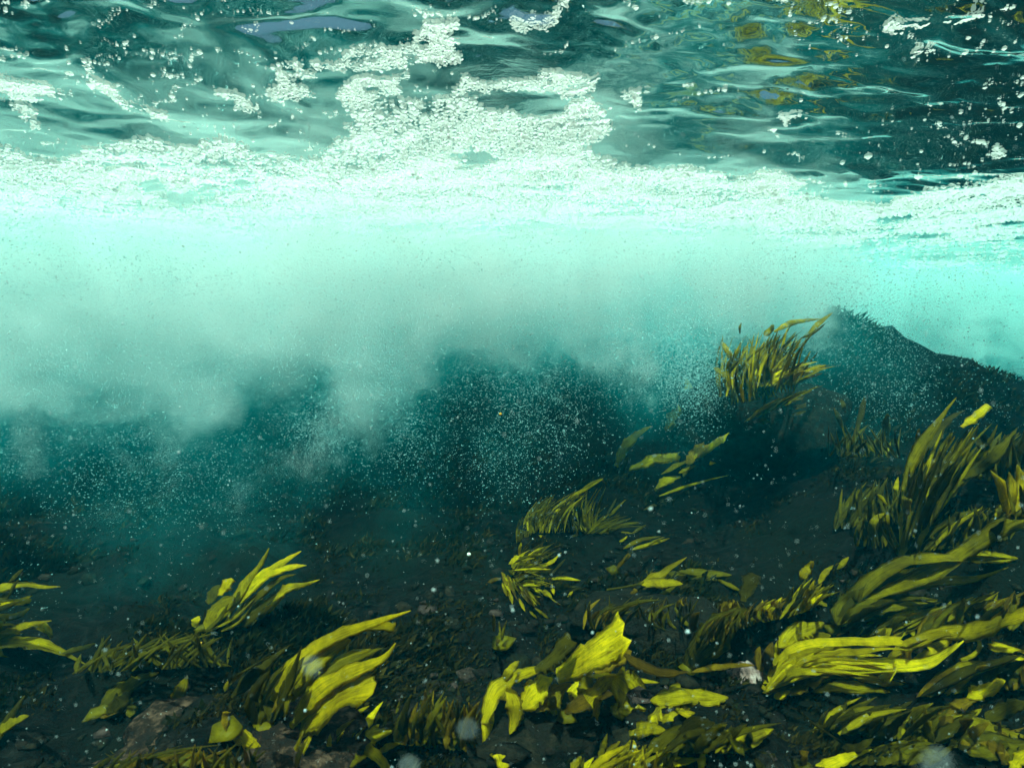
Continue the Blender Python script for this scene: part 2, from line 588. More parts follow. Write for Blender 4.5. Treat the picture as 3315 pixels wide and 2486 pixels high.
# loose flecks: strings of single foam bubbles all over the nearer water
n = 7000
y = .85 * (3.2 / .85) ** rg.random(n)
x = rg.uniform(-1.05, 1.05, n) * y
dn = fbm2(x * 3.5, y * 3.5, 7.0, 4, .65)
k = rg.random(n) < smooth(.15, .75, dn + .15 * smooth(.2, .8, x / y)) * .6 + .012
x, y = x[k], y[k]
fl = [np.stack([x, y, .0017 * y * rg.lognormal(0, .6, len(x))], 1)]
for k in range(420):                                   # strings of froth drawn out along the ripples
    y0 = .85 * (2.6 / .85) ** rg.random()
    x0 = rg.uniform(-.95, .95) * y0
    if rg.random() > .35 + .65 * smooth(-.1, .5, fbm2(np.float64(x0 * 2.2), np.float64(y0 * 2.2), 4.0, 3) + .5 * smooth(.1, .6, x0 / y0)):
        continue
    ln, cnt = rg.lognormal(-2.6, .6), int(rg.integers(8, 46))
    a = rg.normal(.25 if x0 > 0 else -.25, .35)
    t = np.sort(rg.random(cnt)) * ln
    xs = x0 + np.cos(a) * t + .02 * fbm(t * 9 + k, t * 0 + 3.1, 0., 3)
    ys = y0 + np.sin(a) * t + .05 * fbm(t * 6 + k, t * 0 + 8.7, 0., 3) + rg.normal(0, .004, cnt)
    fl.append(np.stack([xs, ys, .0014 * y0 * rg.lognormal(0, .6, cnt)], 1))
fl = np.concatenate(fl)
tag(foam('foam_flecks', fl, False, .0012), 'loose foam flecks and single bubbles under the surface', 'foam', kind='stuff')

# ------------------------------------------------------------------ bubbles in the water
m = Mat('air_bubbles')
df = m.n('BsdfDiffuse', Color=(.52, .88, .9, 1))
tl = m.n('BsdfTranslucent', Color=(.52, .9, .92, 1))
gl = m.n('BsdfGlossy', Color=(1, 1, 1, 1), Roughness=.08)
tp = m.n('BsdfTransparent', Color=(.9, 1, 1, 1))
a1 = m.n('MixShader')
a1.inputs[0].default_value = .45
m.l(df.outputs[0], a1.inputs[1])
m.l(tl.outputs[0], a1.inputs[2])
a2 = m.n('MixShader')
a2.inputs[0].default_value = .15
m.l(a1.outputs[0], a2.inputs[1])
m.l(gl.outputs[0], a2.inputs[2])
a3 = m.n('MixShader')
a3.inputs[0].default_value = .30
m.l(a2.outputs[0], a3.inputs[1])
m.l(tp.outputs[0], a3.inputs[2])
m.l(a3.outputs[0], m.out.inputs[0])
BUB = m.m
OCT_V = np.array([(1, 0, 0), (0, 1, 0), (-1, 0, 0), (0, -1, 0), (0, 0, 1), (0, 0, -1)], float)
OCT_F = np.array([(0, 1, 4), (1, 2, 4), (2, 3, 4), (3, 0, 4), (1, 0, 5), (2, 1, 5), (3, 2, 5), (0, 3, 5)])
ex, ed = np.array([p[0] for p in EDGE]), np.array([p[1] for p in EDGE])
fx, fd = np.array([p[0] for p in FRONT]), np.array([p[1] for p in FRONT])

n = 950000
y = 1.35 + 3.2 * rg.random(n) ** 1.5
x = rg.uniform(-1.05, 1.05, n) * y
z = rg.uniform(-.75, .42, n)
e = np.interp(x, ex, ed)
f = np.interp(x, fx, fd)
ns = fbm2(x * 2.4, y * 2.4, z * 2.4, 5, .62)
sN = z + e + .30 * ns
pr = smooth(-.24, .14, sN) ** 2.0 * (1 - .35 * smooth(.2, .5, sN)) * smooth(-.75, .1, y - f + .5 * ns)
ns2 = fbm(x * 7, y * 7, z * 7, 3, .6)
pr = pr * np.clip(.45 + 1.5 * ns2, .03, 2)
k = (rg.random(n) < pr * .62) & (z > bed(x, y) + .01)
P = np.stack([x, y, z], 1)[k]
# dense plumes dragged down by the breaking wave
for (u, v_, Yp, su, sv, cnt) in [(2230, 1190, 1.9, 65, 85, 8000), (2130, 1120, 2.0, 190, 90, 6000), (1290, 1270, 2.0, 55, 120, 3500), (1060, 1390, 2.0, 70, 60, 2500), (1750, 1230, 2.1, 170, 90, 3500),
                                 (2860, 1290, 2.2, 90, 60, 900), (560, 1500, 1.9, 230, 130, 4500), (1480, 1450, 1.9, 260, 90, 2500), (2600, 1080, 1.9, 160, 90, 900), (3000, 1050, 2.5, 260, 150, 2600)]:
    d = np.stack([ray(a, b_) for a, b_ in zip(rg.normal(u, su, cnt), rg.normal(v_, sv, cnt))])
    P = np.concatenate([P, d * (Yp * rg.normal(1, .09, cnt))[:, None]])
P = P[P[:, 2] > bed(P[:, 0], P[:, 1]) + .01]
r = .00064 * P[:, 1] ** .9 * rg.lognormal(0, .55, len(P))
r = np.where(rg.random(len(P)) < .015, r * 2.0, r)
sq = np.stack([rg.uniform(.9, 1.4, len(P)), rg.uniform(.9, 1.2, len(P)), rg.uniform(.7, 1, len(P))], 1)
print('bubbles', len(P))
r = np.minimum(r, .0019 * np.sqrt(P[:, 1]))
big = (r > np.percentile(r, 80)) & (rg.random(len(r)) < .5)
m = Mat('clear_bubbles')
ga = m.n('BsdfGlass', Color=(1, 1, 1, 1), Roughness=.03, IOR=.76)
m.l(ga.outputs[0], m.out.inputs[0])
CLEAR = m.m
TET_V = np.array([(1, 1, 1), (1, -1, -1), (-1, 1, -1), (-1, -1, 1)], float) / 1.5
TET_F = np.array([(0, 1, 2), (0, 3, 1), (0, 2, 3), (1, 3, 2)])
tag(link('fine_bubbles', stamp('fine_bubbles', TET_V, TET_F, P[~big], r[~big], BUB, sq[~big])), 'finest bubble mist in the water', 'bubbles', kind='stuff')
tag(link('air_bubbles', stamp('air_bubbles', OCT_V, OCT_F, P[big], r[big] * 1.15, CLEAR, sq[big])), 'fine air bubbles swirling through the water', 'bubbles', kind='stuff')

# ------------------------------------------------------------------ seabed growth: turf
gu, gv = np.arange(-600, 3950, 25.0), np.arange(900, 2800, 20.0)
tt = .35 * (9 / .35) ** np.linspace(0, 1, 260)
HM = np.zeros((len(gv), len(gu)))
for j, vv in enumerate(gv):
    D = np.stack([ray(a, vv) for a in gu])
    g = D[:, 2:3] * tt[None] - bed(D[:, 0:1] * tt[None], tt[None] + 0 * D[:, 0:1])
    neg = g < 0
    HM[j] = np.where(neg.any(1), tt[np.argmax(neg, 1)], 9.)


def hitY(u, v_):
    if v_ < gv[0]:
        return 9.
    i = int(np.clip(round((u - gu[0]) / 25), 0, len(gu) - 1))
    j = int(np.clip(round((v_ - gv[0]) / 20), 0, len(gv) - 1))
    return HM[j, i]


m = Mat('turf_algae')
geo = m.n('NewGeometry')
tc = m.n('TexCoord')
nz = m.noise(tc.outputs['Object'], 4.5, 3, .6)
col = m.ramp(nz, [(.3, (.006, .006, .004)), (.45, (.014, .016, .004)), (.56, (.034, .024, .006)), (.7, (.010, .013, .003))])
rnd = m.ramp(geo.outputs['Random Per Island'], [(0, (.35, .35, .35)), (.8, (1, 1, 1)), (1, (2.2, 2.0, 1.5))])
mul = m.n('MixRGB')
mul.blend_type = 'MULTIPLY'
mul.inputs[0].default_value = 1
m.l(col, mul.inputs[1])
m.l(rnd, mul.inputs[2])
df = m.n('BsdfDiffuse')
tl = m.n('BsdfTranslucent')
m.l(mul.outputs[0], df.inputs[0])
m.l(mul.outputs[0], tl.inputs[0])
a1 = m.n('MixShader')
a1.inputs[0].default_value = .4
m.l(df.outputs[0], a1.inputs[1])
m.l(tl.outputs[0], a1.inputs[2])
m.l(a1.outputs[0], m.out.inputs[0])
TURF = m.m


def turf(name, n, ylo, yhi, hgt, power, seed, mask=None, xr=1.15):
    y = ylo * (yhi / ylo) ** rg.random(n)
    x = rg.uniform(-xr, xr, n) * y
    d = fbm2(x * 4, y * 4, seed, 3, .6)
    k = rg.random(n) < np.clip(.45 + 1.2 * d, .12, 1)
    if mask is not None:
        k &= mask(x, y)
    x, y, d = x[k], y[k], d[k]
    n = len(x)
    h = hgt * np.clip(.7 + .8 * d, .25, 1.6) * rg.uniform(.4, 1.2, n) * y ** power
    base = np.stack([x, y, bed(x, y) - .004], 1)
    a = rg.random(n) * 6.283
    lean = np.stack([rg.normal(.35, .7, n), rg.normal(0, .6, n), np.ones(n)], 1)
    lean /= np.linalg.norm(lean, axis=1)[:, None]
    wd = np.stack([np.cos(a), np.sin(a), 0 * a], 1) * (h * rg.uniform(.06, .22, n))[:, None]
    mid = base + lean * (h * .55)[:, None]
    bend = lean + np.array([.5, 0, -.15])
    tip = mid + bend / np.linalg.norm(bend, axis=1)[:, None] * (h * .5)[:, None]
    V_ = np.stack([base - wd * .4, base + wd * .4, mid + wd, tip, mid - wd], 1)
    F4 = (np.array([[0, 1, 2, 4]])[None] + (np.arange(n) * 5)[:, None, None]).reshape(-1, 4)
    F3 = (np.array([[4, 2, 3, 3]])[None] + (np.arange(n) * 5)[:, None, None]).reshape(-1, 4)[:, :3]
    tris = np.concatenate([F4[:, [0, 1, 2]], F4[:, [0, 2, 3]], F3])
    o = link(name, new_mesh(name, V_.reshape(-1, 3), tris, TURF))
    return o


tag(turf('turf_algae', 150000, .72, 2.8, .022, .6, 3.0), 'dark brown turf algae carpeting the near reef floor', 'algae', kind='stuff')
tag(turf('ridge_algae', 110000, 2.3, 4.6, .020, .5, 9.0), 'bushy dark algae covering the reef knoll and far reef', 'algae', kind='stuff')

# ------------------------------------------------------------------ rocks


def rock(name, u, v_, Y, sx, sy, sz, seed, material, label):
    import bmesh
    bm = bmesh.new()
    bmesh.ops.create_icosphere(bm, subdivisions=4, radius=1)
    d = ray(u, v_) * Y
    for vt in bm.verts:
        c_ = np.array(vt.co)
        k_ = 1 + .28 * float(fbm(c_[0] * 1.6 + seed, c_[1] * 1.6, c_[2] * 1.6, 4, .55)) + .05 * float(fbm2(c_[0] * 7 + seed, c_[1] * 7, c_[2] * 7, 2))
        vt.co = Vector((c_[0] * sx * k_, c_[1] * sy * k_, c_[2] * sz * k_))
    me_ = bpy.data.meshes.new(name)
    bm.to_mesh(me_)
    bm.free()
    me_.polygons.foreach_set('use_smooth', [True] * len(me_.polygons))
    me_.materials.append(material)
    o = link(name, me_)
    o.location = d
    return tag(o, label, 'rock')


def rock_mat(name, lo, hi, scale=22):
    mm = Mat(name)
    tc_ = mm.n('TexCoord')
    a_ = mm.noise(tc_.outputs['Object'], scale, 6, .7)
    b_ = mm.n('BsdfPrincipled', Roughness=.95)
    b_.inputs['Specular IOR Level'].default_value = .06
    mm.l(mm.ramp(a_, [(.36, (.012, .010, .009)), (.5, lo), (.66, hi)]), b_.inputs['Base Color'])
    mm.l(mm.bump(a_, 1, .03), b_.inputs['Normal'])
    mm.l(b_.outputs[0], mm.out.inputs[0])
    return mm.m


PINK = rock_mat('pink_coralline', (.26, .15, .13), (.55, .40, .36), 30)
BUFF = rock_mat('buff_rock', (.026, .015, .010), (.15, .082, .052), 40)
GREY = rock_mat('grey_algae_rock', (.009, .008, .005), (.028, .021, .013), 34)
rock('rock', 2415, 2190, hitY(2415, 2200) - .02, .036, .04, .022, 1, PINK, 'small pink encrusted rock beside the bright yellow kelp')
rock('rock', 760, 2440, hitY(760, 2450) + .05, .22, .16, .035, 5, BUFF, 'pinkish buff rock in the lower left corner area')
rock('rock', 1700, 2400, hitY(1700, 2420), .13, .12, .05, 9, GREY, 'dark brown rock below the broad yellow kelp')
rock('rock', 2080, 2010, hitY(2080, 2080) + .10, .17, .12, .06, 15, GREY, 'weedy brown rock behind the broad yellow kelp')
rock('rock', 2480, 1400, 2.45, .33, .24, .24, 19, GREY, 'large dark rock carrying the tall kelp bush')

# loose rubble between the plants
ph = (1 + 5 ** .5) / 2
ICO_V = np.array([(-1, ph, 0), (1, ph, 0), (-1, -ph, 0), (1, -ph, 0), (0, -1, ph), (0, 1, ph), (0, -1, -ph), (0, 1, -ph), (ph, 0, -1), (ph, 0, 1), (-ph, 0, -1), (-ph, 0, 1)], float)
ICO_V /= np.linalg.norm(ICO_V[0])
ICO_F = np.array([(0, 11, 5), (0, 5, 1), (0, 1, 7), (0, 7, 10), (0, 10, 11), (1, 5, 9), (5, 11, 4), (11, 10, 2), (10, 7, 6), (7, 1, 8), (3, 9, 4), (3, 4, 2), (3, 2, 6), (3, 6, 8), (3, 8, 9), (4, 9, 5), (2, 4, 11), (6, 2, 10), (8, 6, 7), (9, 8, 1)])

m = Mat('reef_rubble')
geo = m.n('NewGeometry')
tc = m.n('TexCoord')
rc = m.ramp(geo.outputs['Random Per Island'], [(0, (.005, .005, .004)), (.45, (.014, .010, .007)), (.75, (.010, .011, .005)), (.93, (.034, .020, .014)), (1, (.07, .042, .036))])
rn = m.ramp(m.noise(tc.outputs['Object'], 70, 4, .7), [(.35, (.25, .25, .25)), (.65, (1.2, 1.2, 1.2))])
mu = m.n('MixRGB')
mu.blend_type = 'MULTIPLY'
mu.inputs[0].default_value = 1
m.l(rc, mu.inputs[1])
m.l(rn, mu.inputs[2])
b = m.n('BsdfPrincipled', Roughness=.95)
b.inputs['Specular IOR Level'].default_value = .08
m.l(mu.outputs[0], b.inputs['Base Color'])
m.l(m.bump(m.noise(tc.outputs['Object'], 90, 3, .7), .9, .01), b.inputs['Normal'])
m.l(b.outputs[0], m.out.inputs[0])
n = 3400
y = .78 * (2.6 / .78) ** rg.random(n)
x = rg.uniform(-1.1, 1.1, n) * y
k = fbm2(x * 3, y * 3, 31.0, 3) > -.15
x, y = x[k], y[k]
P = np.stack([x, y, bed(x, y) + .002], 1)
RV = np.repeat(ICO_V[None], 1, 0)[0] * (1 + .25 * np.random.default_rng(4).normal(0, 1, (12, 1)))
tag(link('reef_rubble', stamp('reef_rubble', RV, ICO_F, P, np.minimum(.0085 * rg.lognormal(0, .6, len(P)), .026), m.m, rg.uniform(.55, 1.4, (len(P), 3)) * np.array([1, 1, .7]))), 'small stones and shell rubble scattered between the kelp', 'rubble', kind='stuff')

# ------------------------------------------------------------------ kelp


def kelp_mat(name, lo, mid_, hi, tr_=.5):
    mm = Mat(name)
    oi = mm.n('ObjectInfo')
    tc_ = mm.n('TexCoord')
    a_ = mm.noise(tc_.outputs['Object'], 9, 4, .6)
    f_ = mm.math('ADD', mm.math('MULTIPLY', a_, .75), mm.math('MULTIPLY', mm.math('SUBTRACT', oi.outputs['Random'], .5), .42))
    col_ = mm.ramp(f_, [(.14, lo), (.36, mid_), (.62, hi)])
    fine = mm.noise(tc_.outputs['Object'], 160, 2, .6)
    mpv = mm.n('Mapping')
    mpv.inputs['Scale'].default_value = (2.2, 5.5, 1)
    mm.l(tc_.outputs['UV'], mpv.inputs[0])
    vein = mm.noise(mpv.outputs[0], 1.6, 4, .65)
    spots = mm.noise(tc_.outputs['Object'], 60, 3, .6)
    vr = mm.ramp(mm.math('ADD', mm.math('MULTIPLY', vein, .65), mm.math('MULTIPLY', spots, .35)), [(.36, (.38, .33, .28)), (.48, (.95, .95, .9)), (.62, (1.4, 1.38, 1.2))])
    vm = mm.n('MixRGB')
    vm.blend_type = 'MULTIPLY'
    vm.inputs[0].default_value = 1
    mm.l(col_, vm.inputs[1])
    mm.l(vr, vm.inputs[2])
    col_ = vm.outputs[0]
    b_ = mm.n('BsdfPrincipled', Roughness=.42)
    b_.inputs['Specular IOR Level'].default_value = .1
    mm.l(col_, b_.inputs['Base Color'])
    mm.l(mm.bump(mm.math('ADD', mm.math('MULTIPLY', vein, 2.2), mm.math('ADD', spots, mm.math('MULTIPLY', fine, .4))), .7, .006), b_.inputs['Normal'])
    t_ = mm.n('BsdfTranslucent')
    mm.l(col_, t_.inputs[0])
    x_ = mm.n('MixShader')
    x_.inputs[0].default_value = tr_
    mm.l(b_.outputs[0], x_.inputs[1])
    mm.l(t_.outputs[0], x_.inputs[2])
    mm.l(x_.outputs[0], mm.out.inputs[0])
    return mm.m


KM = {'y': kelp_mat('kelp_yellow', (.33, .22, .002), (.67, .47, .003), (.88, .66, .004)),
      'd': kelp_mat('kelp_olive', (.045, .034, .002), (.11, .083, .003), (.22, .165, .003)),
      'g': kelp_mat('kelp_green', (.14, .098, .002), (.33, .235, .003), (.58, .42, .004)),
      'o': kelp_mat('kelp_ochre', (.10, .055, .003), (.22, .125, .004), (.40, .24, .005))}
kr = np.random.default_rng(29)


def catmull(P, n):
    P = np.array(P, float)
    if len(P) == 2:
        P = np.array([P[0], P.mean(0), P[1]])
    L = np.concatenate([[0], np.cumsum(np.linalg.norm(np.diff(P, axis=0), axis=1))])
    Q = np.concatenate([[2 * P[0] - P[1]], P, [2 * P[-1] - P[-2]]])
    out = []
    for s_ in np.linspace(0, L[-1], n):
        i = min(np.searchsorted(L, s_, 'right') - 1, len(P) - 2)
        t = (s_ - L[i]) / max(L[i + 1] - L[i], 1e-9)
        p0, p1, p2, p3 = Q[i:i + 4]
        out.append(.5 * (2 * p1 + (p2 - p0) * t + (2 * p0 - 5 * p1 + 4 * p2 - p3) * t * t + (3 * p1 - p0 - 3 * p2 + p3) * t ** 3))
    return np.array(out)


EL = np.array([-1, -.5, 0, .5, 1, .5, 0, -.5])
TOPS = np.array([0, 1, 1, 1, 0, -1, -1, -1])


def blade(parent, pts_px, wpx, mat_key, Y, dY, shape, origin):
    pl = catmull(pts_px, 26 if wpx > 30 else (15 if wpx > 14 else 10))
    n_ = len(pl)
    s_ = np.linspace(0, 1, n_)
    yy_ = Y + dY * s_ + kr.normal(0, .012) * Y * np.sin(s_ * 6.28 + kr.random() * 6)
    Cc = np.zeros((n_, 3))
    for i in range(n_):
        yh = hitY(*pl[i])
        yi = min(yy_[i], yh * .985 - .004)
        Cc[i] = ray(*pl[i]) * yi
    # smooth the depth steps
    for _ in range(2):
        Cc[1:-1] = .25 * Cc[:-2] + .5 * Cc[1:-1] + .25 * Cc[2:]
    T = np.gradient(Cc, axis=0)
    T /= np.linalg.norm(T, axis=1)[:, None] + 1e-9
    D = Cc / np.linalg.norm(Cc, axis=1)[:, None]
    N0 = -(D - (D * T).sum(1)[:, None] * T)
    N0 /= np.linalg.norm(N0, axis=1)[:, None] + 1e-9
    S = np.cross(T, N0)
    up = np.array([0, .1, 1.]) - T * T[:, 2:3]
    up_s, up_n = (up * S).sum(1), (up * N0).sum(1)
    lean = np.arctan2(.75 * up_s, .55 + .75 * up_n)                   # roll the blade so that its face turns up to the light
    tw = -np.clip(lean, -.95, .95) * kr.uniform(.5, 1.1) + kr.normal(0, .22) + kr.normal(0, .4) * (s_ - .5)
    Wd = np.cos(tw)[:, None] * S + np.sin(tw)[:, None] * N0
    Nn = -np.sin(tw)[:, None] * S + np.cos(tw)[:, None] * N0
    if shape == 'lance':
        pf = np.clip(np.sin(np.pi * np.clip(s_, 0, 1) ** .85), 0, 1) ** .75 + .05
    elif shape == 'strap':
        pf = .45 + .55 * smooth(0, .4, s_)
    elif shape == 'stem':
        pf = .7 + .3 * s_
    else:                                              # 'taper': wide low, long pointed tip
        pf = (.35 + .65 * smooth(0, .3, s_)) * (1 - s_ ** 2.2) + .04
    wob = 1 + .10 * np.interp(s_, np.linspace(0, 1, 9), kr.normal(0, 1, 9))
    hw = .56 * wpx * Cc[:, 1] / F * pf * wob / np.maximum(np.cos(tw), .55)
    th = np.minimum(.0009, .2 * hw + .0002)
    ruf = .13 * hw * np.sin(s_ * kr.uniform(8, 18) + kr.random() * 6)
    ruf2 = .13 * hw * np.sin(s_ * kr.uniform(8, 18) + kr.random() * 6)
    cup = kr.normal(0, .14) * hw
    teeth = kr.normal(0, .06 if wpx > 70 else (.10 if wpx > 14 else .06), (n_, 2))
    V_ = np.zeros((n_, 8, 3))
    for j in range(8):
        e_ = EL[j]
        side = (1 + (teeth[:, 0] if e_ < 0 else teeth[:, 1])) if abs(e_) == 1 else 1.
        off = (cup * (e_ * e_) + (ruf if e_ < 0 else ruf2) * e_ * e_ + TOPS[j] * th)
        V_[:, j] = Cc + Wd * (hw * e_ * side)[:, None] + Nn * off[:, None]
    if shape == 'strap':
        jag = {e_: kr.normal(0, .32) for e_ in (-1, -.5, 0, .5, 1)}
        for j in range(8):
            V_[-1, j] += T[-1] * hw[-1] * jag[EL[j]]
            V_[-2, j] += T[-1] * hw[-1] * jag[EL[j]] * .4
    fs = []
    for i in range(n_ - 1):
        for j in range(8):
            a_, b_ = i * 8 + j, i * 8 + (j + 1) % 8
            fs.append((a_, b_, b_ + 8, a_ + 8))
    for o_ in (0, (n_ - 1) * 8):
        fs += [(o_, o_ + 1, o_ + 7, o_ + 7)[:3] + (o_ + 7,), (o_ + 1, o_ + 2, o_ + 6, o_ + 7), (o_ + 2, o_ + 3, o_ + 5, o_ + 6), (o_ + 3, o_ + 4, o_ + 5, o_ + 5)]
    me_ = bpy.data.meshes.new('blade')
    me_.from_pydata((V_.reshape(-1, 3) - origin).tolist(), [], [tuple(dict.fromkeys(f_)) for f_ in fs])
    me_.polygons.foreach_set('use_smooth', [True] * len(me_.polygons))
    me_.materials.append(KM[mat_key])
    uvl = me_.uv_layers.new(name='blade')
    li = np.zeros(len(me_.loops), np.int32)
    me_.loops.foreach_get('vertex_index', li)
    uvs = np.stack([(li // 8) / (n_ - 1), EL[li % 8]], 1).astype(np.float32)
    uvl.data.foreach_set('uv', uvs.ravel())
    return link('blade', me_, parent)


def kelp(label, view, base, blades, Y=None, fans=(), group=None):
    """base: pixel the plant grows from; blades: (points, width, colour, shape[, depth change]); fans: random blades"""
    ox, oy, k_ = VIEWS[view]
    bu, bv = px(view, [base])[0]
    Y0 = Y if Y else hitY(bu, bv) * .98
    org = ray(bu, bv) * min(Y0, hitY(bu, bv))
    root = link('kelp_plant', None)
    root.location = org
    tag(root, label, 'kelp', group or 'kelp plants on the reef')
    tops = np.mean([px(view, b_[0][:1])[0] for b_ in blades], 0)
    stem = blade(root, [(bu, bv), ((bu + tops[0]) / 2 - 6, (bv + tops[1]) / 2 + 4), tuple(tops)], max(9, .022 * F / Y0 * .5), 'o', Y0, 0, 'stem', org)
    stem.name = stem.data.name = 'stipe'
    hv = ICO_V * np.array([1, 1, .6]) * (1 + .35 * kr.normal(0, 1, (12, 1))) * .022
    hv[:, 2] += .004
    link('holdfast', new_mesh('holdfast', hv, ICO_F, KM['d']), root)
    for b_ in blades:
        dY = b_[4] if len(b_) > 4 else kr.normal(0, .05) * Y0
        blade(root, px(view, b_[0]), b_[1] * k_, b_[2], Y0 + kr.normal(0, .02) * Y0, dY, b_[3], org)
    for (cnt, b0, b1, t0, t1, w0, w1, cols, arch) in fans:
        b0, b1, t0, t1 = [np.array(q_, float) for q_ in (b0, b1, t0, t1)]
        for i in range(int(cnt * (1.35 if view in ('K4', 'K5') else (1.7 if view == 'K6' else 1.25)))):
            f1, f2 = kr.random(), kr.random()
            p0 = b0 + (b1 - b0) * f1
            f2 = np.clip(.55 * f1 + .45 * f2 + kr.normal(0, .12), 0, 1)
            p2 = t0 + (t1 - t0) * f2
            p2 = p0 + (p2 - p0) * kr.uniform(.55, 1.08)
            dv = p2 - p0
            p1 = (p0 + p2) / 2 + np.array([dv[1], -dv[0]]) * arch * kr.normal(1, .4)
            blade(root, px(view, [p0, p1, p2]), kr.uniform(w0, w1) * k_ * (.72 if view in ('K4', 'K5') else (.75 if view == 'K6' else .85)), cols[int(kr.integers(len(cols)))], Y0 * kr.normal(1, .05), kr.normal(0, .07) * Y0, 'lance' if kr.random() < .7 else 'taper', org)
    return root


L_, S_, T_, M_ = 'lance', 'strap', 'taper', 'stem'
kelp('kelp at the left edge with blades streaming right', 'BL', (-200, 900), [
    ([(-150, 540), (60, 485), (200, 470), (260, 490), (390, 485)], 50, 'g', T_), ([(-150, 610), (80, 590), (190, 570)], 40, 'y', S_), ([(-150, 700), (60, 680), (170, 650)], 42, 'g', S_),
    ([(-150, 860), (60, 780), (200, 730), (335, 705)], 60, 'y', T_), ([(120, 760), (210, 730), (290, 745), (340, 780)], 45, 'y', S_), ([(-150, 850), (150, 850), (320, 880), (440, 930), (560, 990)], 70, 'g', T_),
    ([(400, 920), (540, 880), (620, 850)], 34, 'd', L_), ([(-150, 900), (20, 920)], 44, 'g', S_), ([(60, 450), (90, 430), (150, 370)], 22, 'd', L_), ([(-150, 640), (20, 560), (120, 440)], 60, 'd', T_)], Y=1.15,
    fans=[(16, (-250, 560), (-200, 900), (60, 440), (260, 880), 26, 50, 'gdd', .05)])
kelp('pair of olive blades in the lower left corner', 'BL', (-100, 1560), [([(-100, 1520), (60, 1340), (160, 1190)], 54, 'd', L_), ([(-100, 1500), (60, 1380), (185, 1320)], 64, 'g', L_), ([(-100, 1560), (0, 1430), (60, 1300)], 50, 'd', L_)], Y=1.0)
kelp('dim blurred kelp low on the left reef floor', 'BL', (660, 1310), [([(640, 1300), (760, 1180), (900, 1090), (1030, 1040)], 110, 'd', T_), ([(700, 1310), (790, 1220), (840, 1150)], 95, 'd', L_), ([(840, 1330), (860, 1250), (880, 1190)], 60, 'd', L_)])
kelp('single upright pointed blade low on the left reef floor', 'BL', (1130, 1300), [([(1130, 1300), (1160, 1180), (1215, 1060)], 72, 'g', L_)])
kelp('small kelp with five raised blades left of centre', 'BL', (1340, 760), [
    ([(1340, 740), (1500, 590), (1620, 430), (1700, 320), (1742, 235)], 74, 'g', T_, -.05), ([(1480, 640), (1640, 480), (1760, 380), (1860, 310), (1950, 255)], 80, 'y', T_), ([(1700, 420), (1860, 365), (1985, 347)], 36, 'y', L_),
    ([(1560, 640), (1720, 510), (1820, 430), (1915, 405)], 48, 'g', T_), ([(1560, 720), (1780, 560), (1850, 490), (1960, 470), (2070, 440)], 66, 'y', T_), ([(1425, 540), (1460, 470), (1495, 430)], 62, 'y', S_),
    ([(1262, 750), (1270, 700), (1290, 675)], 42, 'y', L_), ([(1330, 760), (1420, 640), (1560, 560)], 95, 'g', L_), ([(1350, 600), (1400, 510), (1460, 480)], 66, 'd', L_), ([(1550, 740), (1640, 650), (1790, 540)], 90, 'd', L_)],
    fans=[(12, (1300, 780), (1600, 760), (1450, 560), (1850, 560), 20, 40, 'dg', -.08)])
kelp('large broad bladed kelp arching right at lower left', 'BL', (1740, 1400), [
    ([(1700, 1390), (1800, 1150), (1900, 1000), (2040, 880), (2210, 790), (2360, 740), (2540, 680), (2660, 640)], 105, 'y', T_, -.05), ([(1850, 1230), (1960, 1020), (2100, 900), (2270, 830)], 170, 'g', L_),
    ([(2230, 800), (2300, 770), (2420, 735), (2560, 750)], 52, 'y', S_), ([(1880, 1390), (2050, 1180), (2250, 1050), (2400, 990), (2500, 940), (2560, 850)], 125, 'y', T_, -.08),
    ([(1910, 1430), (2050, 1290), (2200, 1190), (2330, 1140), (2430, 1110)], 165, 'y', S_, -.1), ([(1690, 1300), (1740, 1180), (1850, 1000)], 36, 'd', L_), ([(1760, 1300), (1860, 1120), (1930, 1040)], 40, 'o', L_),
    ([(1960, 1180), (2080, 1050), (2260, 950), (2480, 880)], 60, 'd', L_), ([(1900, 1300), (2060, 1100), (2250, 940), (2400, 890)], 90, 'g', L_), ([(1500, 1110), (1600, 1020), (1780, 920)], 70, 'd', T_), ([(1500, 1200), (1640, 1050), (1880, 860)], 80, 'd', T_)],
    fans=[(10, (1650, 1380), (1850, 1330), (1700, 950), (2100, 860), 40, 80, 'ddg', .1)])
kelp('stubby lit blade beside the buff rock', 'BL', (1480, 1430), [([(1470, 1425), (1580, 1470), (1690, 1535)], 84, 'y', L_), ([(1455, 1165), (1465, 1130), (1475, 1095)], 26, 'g', L_)])
